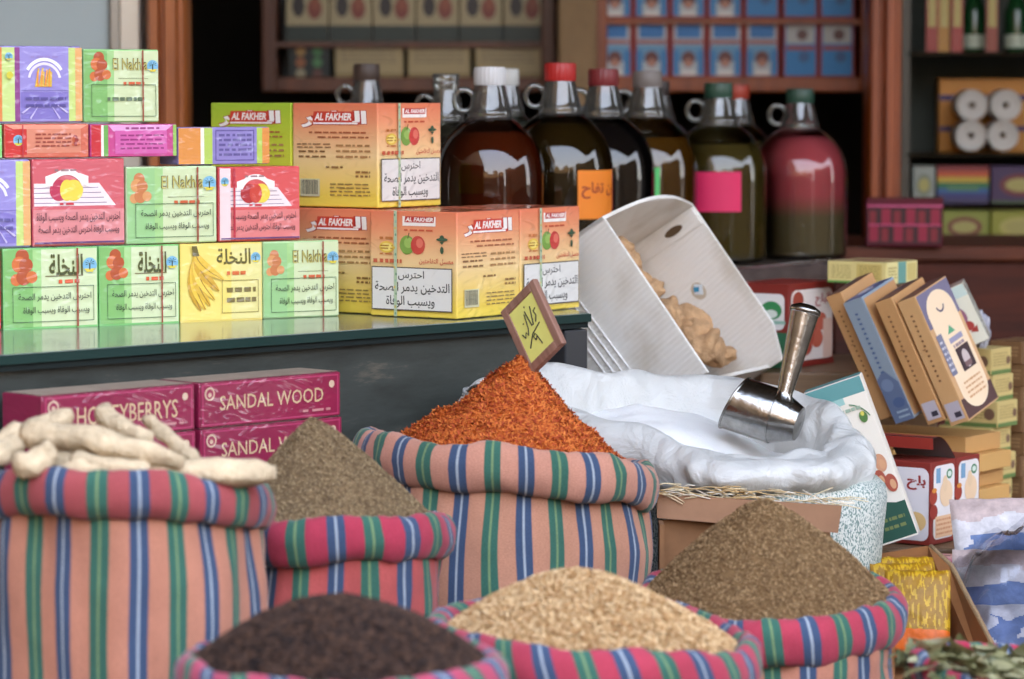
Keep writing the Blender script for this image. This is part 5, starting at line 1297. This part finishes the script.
rbox('date_box', 'red and white date box standing behind the scoop handle', 'box', rw, .105, .156, .144, DRED, art_rw_left, art_rw_right, group='red and white date boxes')
rbox('brown_carton', 'plain brown carton hidden behind the leaning packs under the herbal box', 'box', V((.70, 5.64, .7255)), .07, .13, .143, (120, 92, 66), yaw=math.radians(-6))
# herbal box on top
def art_herb(p): p.rect(.01, .0, .99, .99, (222, 208, 140)); p.rect(.01, 0, .99, .1, (90, 150, 70)); p.lines(.08, .2, .4, .85, 6, (176, 160, 96), .4, 2); p.rect(.5, .15, .92, .9, (206, 186, 110)); p.lines(.55, .2, .88, .85, 6, (160, 140, 84), .4, 3)
def art_herb2(p): p.rect(.01, .0, .99, .99, (226, 214, 150)); p.rect(.36, 0, .62, .99, (110, 160, 150)); p.rect(.66, .1, .95, .9, (206, 190, 120)); p.lines(.05, .2, .3, .8, 4, (170, 150, 90), .4)
def art_herbtop(p): p.rect(.01, .01, .99, .99, (196, 170, 120)); p.ell(.5, .5, .3, .25, (150, 100, 80)); p.rect(.1, .1, .3, .3, (220, 210, 160))
hb = P(886.5, 285, 5.6); hb.z = .8705
rbox('herb_box', 'pale yellow herbal box lying on the red and white date box', 'box', hb, .115, .11, .037, (222, 208, 140), art_herb, art_herb2, art_herbtop)
# stacked small herb boxes at the right
def art_small(p): p.rect(.01, .0, .99, .99, (206, 184, 120)); p.rect(.01, .0, .99, .16, (104, 128, 72)); p.lines(.1, .3, .8, .85, 5, (160, 136, 84), .4, 3); p.ell(.85, .5, .1, None, (120, 90, 70))
nm5 = ('lowest', 'second', 'third', 'fourth', 'fifth', 'topmost'); zc = .490
cq = P(992, 480, 5.6)
for k in range(6):
    hh = .0445
    rbox('herb_box', 'small tan box with green foot, %s of the stack behind the flat tan boxes' % nm5[k], 'box', V((cq.x + (.0, .006, -.003, .008, .0, -.004)[k], cq.y, zc)), .1, .075, hh, (206, 184, 120), art_small, art_small, group='stacked small herb boxes, green footed')
    zc += hh + .0006
cz = zc; zc = .490; cq = P(1020, 480, 5.68)
def art_brown(p): p.rect(.01, .02, .99, .98, (120, 88, 58)); p.lines(.1, .3, .9, .8, 3, (160, 130, 90), .4, 4)
for k in range(7):
    hh = .039
    rbox('herb_box', 'small brown box, %s of the stack at the photo edge' % (nm5[:5] + ('sixth', 'topmost'))[k], 'box', V((cq.x + (.004, 0, .006, .002, 0, .005, .0)[k], cq.y + .0, zc)), .06, .1, hh, (126, 92, 60), art_brown, art_brown, group='stacked small brown boxes')
    zc += hh + .0006
# floral box leaning on the small stack and scraps of film
def art_floral(p):
    p.rect(.01, .01, .99, .99, (226, 224, 204)); p.rect(.01, .8, .99, .99, (196, 214, 206)); p.ell(.4, .5, .26, .17, (150, 96, 120)); p.ell(.6, .32, .16, .08, (170, 60, 56)); p.ell(.3, .7, .2, .1, (190, 206, 196)); p.ell(.3, .25, .16, .07, (110, 160, 120)); p.poly([(.55, .22), (.85, .3), (.8, .18)], (160, 50, 40))
r = carton('floral_box', 'pale box printed with flowers, leaning behind the oval labelled pack', 'box', V((P(962, 352, 5.54).x, 5.54, cz + .001)), 0, .05, .05, .105, M((224, 222, 204), rough=.4, wrap=True), bevel=.001, mtx=lean_mtx(26, -12, 0))
p = Print(.05, .05, .105); art_floral(p); p.build(r)
fm = thinglass((226, 230, 236), rough=.12)
def crumple(name, label, cat, c, r, mat, seed, amp=.5, group=None):
    mb = MB(); mb.blob((0, 0, 0), r, mat, 22, 14, amp, 2.2, seed=seed); o = mb.build(name, smooth=False); o.location = c; return tag(o, label, cat, group)
crumple('plastic_wrap', 'crumpled clear plastic wrap on the small box stack', 'plastic wrap', V((P(985, 322, 5.6).x, 5.63, cz + .028)), (.012, .015, .03), M((170, 172, 184), rough=.15, coat=1), 3)
o = rbox('light_blue_box', 'small light blue box at the foot of the tan stack', 'box', P(1003, 516, 5.3) * 1.0, .034, .04, .02, (128, 184, 214)); 

# carton of yellow packets
KB, KBi = M((158, 120, 78), rough=.85, var=.15, vs=20), M((146, 96, 54), rough=.9, var=.2, vs=14)
bk = thing('cardboard_carton', 'open brown cardboard carton holding yellow packets', 'carton', (.6, 4.72, PZ)); O3 = V((.6, 4.72, PZ))
q0, q1, q2, q3 = P(868, 556, 4.87), P(928, 546, 4.85), P(949, 566, 4.79), P(990, 645, 4.56)
dnz = lambda p: V((p.x, p.y, PZ + .001))
mb = MB(); mb.prism([p - O3 for p in (q0, q1, dnz(q1), dnz(q0))], (0, .006, 0), KBi); mb.build('box_wall', bk)
mb = MB(); mb.prism([p - O3 for p in (q1, q2, q3, dnz(q3), dnz(q1))], (.008, .002, 0), KBi); bw = mb.build('box_wall', bk)
e_ = [q1.lerp(q2, k / 3) for k in range(3)] + [q2.lerp(q3, k / 10) for k in range(11)]
mb = MB(); mb.tube([p - O3 + V((.004, 0, .0)) for p in e_], [.0036 + .0014 * noise.noise(V((k * 1.3, 0, 0))) for k in range(len(e_))], M((156, 128, 94), rough=.9, bump=.6, bs=200), 8); mb.build('torn_edge', bw, smooth=True)
mb = MB(); mb.prism([p - O3 for p in (dnz(q0), dnz(q1), dnz(q3), V((q0.x, q3.y, PZ + .001)))], (0, 0, .004), KBi); mb.build('box_base', bk)
mb = MB(); mb.prism([p - O3 for p in (q0, dnz(q0), V((q0.x, q3.y, PZ + .001)), V((q0.x, q3.y, q3.z)))], (.005, 0, 0), KBi); mb.build('box_wall', bk)
def packet(name, label, cat, c, W, Hh, T, rot, colr, art, group):
    mx = Matrix.Translation(c) @ rot; root = thing(name, label, cat, None, group=group, mtx=mx)
    mb = MB(); vs = []; nx, nz_ = 60, 50
    for s_ in (-1, 1):
        for j in range(nz_ + 1):
            for i in range(nx + 1):
                u, v = i / nx, j / nz_; b = (math.sin(math.pi * u) * math.sin(math.pi * v)) ** .45; wr = .12 * noise.noise(V((u * 6, v * 6, s_ + c.x * 40)))
                vs.append(((u - .5) * W, s_ * T / 2 * b * (1 + wr), v * Hh + .002 * noise.noise(V((u * 9, v * 4, 1)))))
    k_ = (nx + 1) * (nz_ + 1); fs = []; ms = []
    mt = {}
    for s_ in (0, 1):
        for j in range(nz_):
            for i in range(nx):
                a = s_ * k_ + j * (nx + 1) + i; f = (a, a + 1, a + nx + 2, a + nx + 1); fs.append((f if s_ == 0 else f[::-1], art((i + .5) / nx, (j + .5) / nz_)))
    for col in {c_ for f, c_ in fs}:
        mb2 = [f for f, c_ in fs if c_ == col]
        mt[col] = mb2
    b0 = len(mb.v); first = True
    mb.v += [tuple(x) for x in vs]
    for col, ff in mt.items():
        ki = mb.mi(M(col, rough=.42, spec=.35, var=.3, vs=45, bump=.3, bs=50))
        for f in ff: mb.f.append(f); mb.m.append(ki)
    mb.build('packet_body', root, smooth=True)
    return root
def ya(u, v):
    if v < .3: return (206, 98, 30)
    if noise.noise(V((u * 24, v * 9, 2))) > .14: return (186, 148, 32)
    return (146, 106, 14)
for i, (px, py, Y, rz) in enumerate(((917, 634, 4.645, -.12), (908, 634, 4.715, .1), (915, 634, 4.78, .05))):
    packet('yellow_packet', 'shiny yellow packet in the brown carton, %s' % ('front one of three', 'middle one of three', 'back one of three')[i], 'packet', V((P(px, py, Y).x, Y, PZ + .034)), .094, .128, .036, Matrix.Rotation(rz, 4, 'Z') @ Matrix.Rotation(math.radians(-22), 4, 'X'), None, ya, 'yellow packets in the carton')
# plastic bags of blue and white packets
def ba(k):
    def f(u, v):
        u += .12 * noise.noise(V((u * 5, v * 5, k))); v += .12 * noise.noise(V((u * 4, v * 4, k + 9)))
        if k == 2: return (104, 124, 166) if abs(u - .5) < .28 and abs(v - .5) < .26 and not (abs(u - .5) < .12 and abs(v - .5) < .12) else (206, 204, 206)
        if .12 < v < .46 and u > .1: return (100, 122, 166)
        if v > .72 and u < .6: return (196, 176, 172)
        return (206, 202, 204)
    return f
BP = (('blue and white packet uppermost in the bags at right edge', 1010, 520, 4.97, .22, .13, .06, .1, .462), ('blue and white packet lying below the uppermost one', 1000, 590, 4.87, .2, .12, .05, -.12, .405), ('blue and white packet lowest, beside the dried leaves', 1012, 640, 4.72, .2, .1, .05, .1, PZ + .004))
for i, (lab, px, py, Y, W, Hh, T, rz, z) in enumerate(BP):
    packet('plastic_packet', lab, 'packet', V((P(px, py, Y).x + .03, Y, z)), W, Hh, T, Matrix.Rotation(rz, 4, 'Z') @ Matrix.Rotation(math.radians(-30), 4, 'X'), None, ba(i), 'blue and white packets in plastic bags')
# clear bag over them
mb = MB(); nu, nv = 40, 24; vs = []
for j in range(nv + 1):
    for i in range(nu + 1):
        u, v = i / nu, j / nv; x = P(948, 560, 4.8).x + u * .26; y = 4.66 + .26 * v + .015 * noise.noise(V((u * 5, v * 5, 1))); env = math.sin(math.pi * min(1, .02 + u * .62)) ** .5
        z = PZ + .03 + .19 * env * (1 - (1 - v) ** 2.2) + .022 * noise.noise(V((u * 6, v * 4, 7))) + .012 * noise.noise(V((u * 15, v * 10, 2)))
        vs.append((x, y, z))
fs = [(j * (nu + 1) + i, j * (nu + 1) + i + 1, (j + 1) * (nu + 1) + i + 1, (j + 1) * (nu + 1) + i) for j in range(nv) for i in range(nu)]
ob = V((.74, 4.8, PZ)); mb.add([V(v) - ob for v in vs], fs, thinglass((236, 236, 240), rough=.18)); o = mb.build('plastic_bag', smooth=True); o.location = ob
tag(o, 'clear crinkled plastic bag over the blue and white packets', 'plastic bag')
# pink patterned pack under the date boxes
r = carton('pink_pack', 'pink patterned pack on the platform below the date boxes', 'pack', V((P(925, 560, 5.02).x, 5.0, PZ + .001)), math.radians(-8), .09, .06, .125, M((206, 120, 130), rough=.4, wrap=True), bevel=.004)
p = Print(.09, .06, .125); rr_ = random.Random(2)
for k in range(26): p.ell(rr_.uniform(.08, .92), rr_.uniform(.1, .95), .05, None, ((196, 60, 84), (230, 200, 204), (170, 40, 60))[k % 3], 10); p.k -= 1
p.build(r)

# ================================================================== light, sky, camera
w = bpy.data.worlds.new('sky'); S.world = w; w.use_nodes = True; nt = w.node_tree; L = nt.links
bg = nt.nodes['Background']; tc = N(nt, 'ShaderNodeTexCoord'); sx = N(nt, 'ShaderNodeSeparateXYZ'); L.new(tc.outputs['Generated'], sx.inputs[0])
cr = N(nt, 'ShaderNodeValToRGB'); e = cr.color_ramp.elements
e[0].position, e[0].color, e[1].position, e[1].color = .0, (1.0, .97, .92, 1), .8, (.62, .74, 1.0, 1)
x = e.new(.3); x.color = (.82, .87, .98, 1)
L.new(sx.outputs['Z'], cr.inputs[0]); L.new(cr.outputs[0], bg.inputs[0]); bg.inputs[1].default_value = 5.0
sl = bpy.data.lights.new('sun', 'SUN'); sl.energy = 20.0; sl.angle = math.radians(.6); sl.color = (1, .9, .74)
so = bpy.data.objects.new('sun', sl); COL.objects.link(so); so.rotation_euler = (math.radians(-71), 0, math.radians(-8))
cam = bpy.data.cameras.new('camera'); co = bpy.data.objects.new('camera', cam); COL.objects.link(co); S.camera = co
co.location = (0, 0, H0); co.rotation_euler = (math.pi / 2 - TH, 0, 0)
cam.sensor_width = 36; cam.lens = F / 1024 * 36; cam.clip_start = .05; cam.clip_end = 200
cam.dof.use_dof = True; cam.dof.focus_distance = 4.88; cam.dof.aperture_fstop = 4.2
S.view_settings.view_transform = 'Standard'; S.view_settings.look = 'None'; S.view_settings.exposure = .4; S.view_settings.gamma = 1; S.view_settings.use_curve_mapping = False
S.cycles.max_bounces = 14; S.cycles.transparent_max_bounces = 24; S.cycles.use_denoising = True
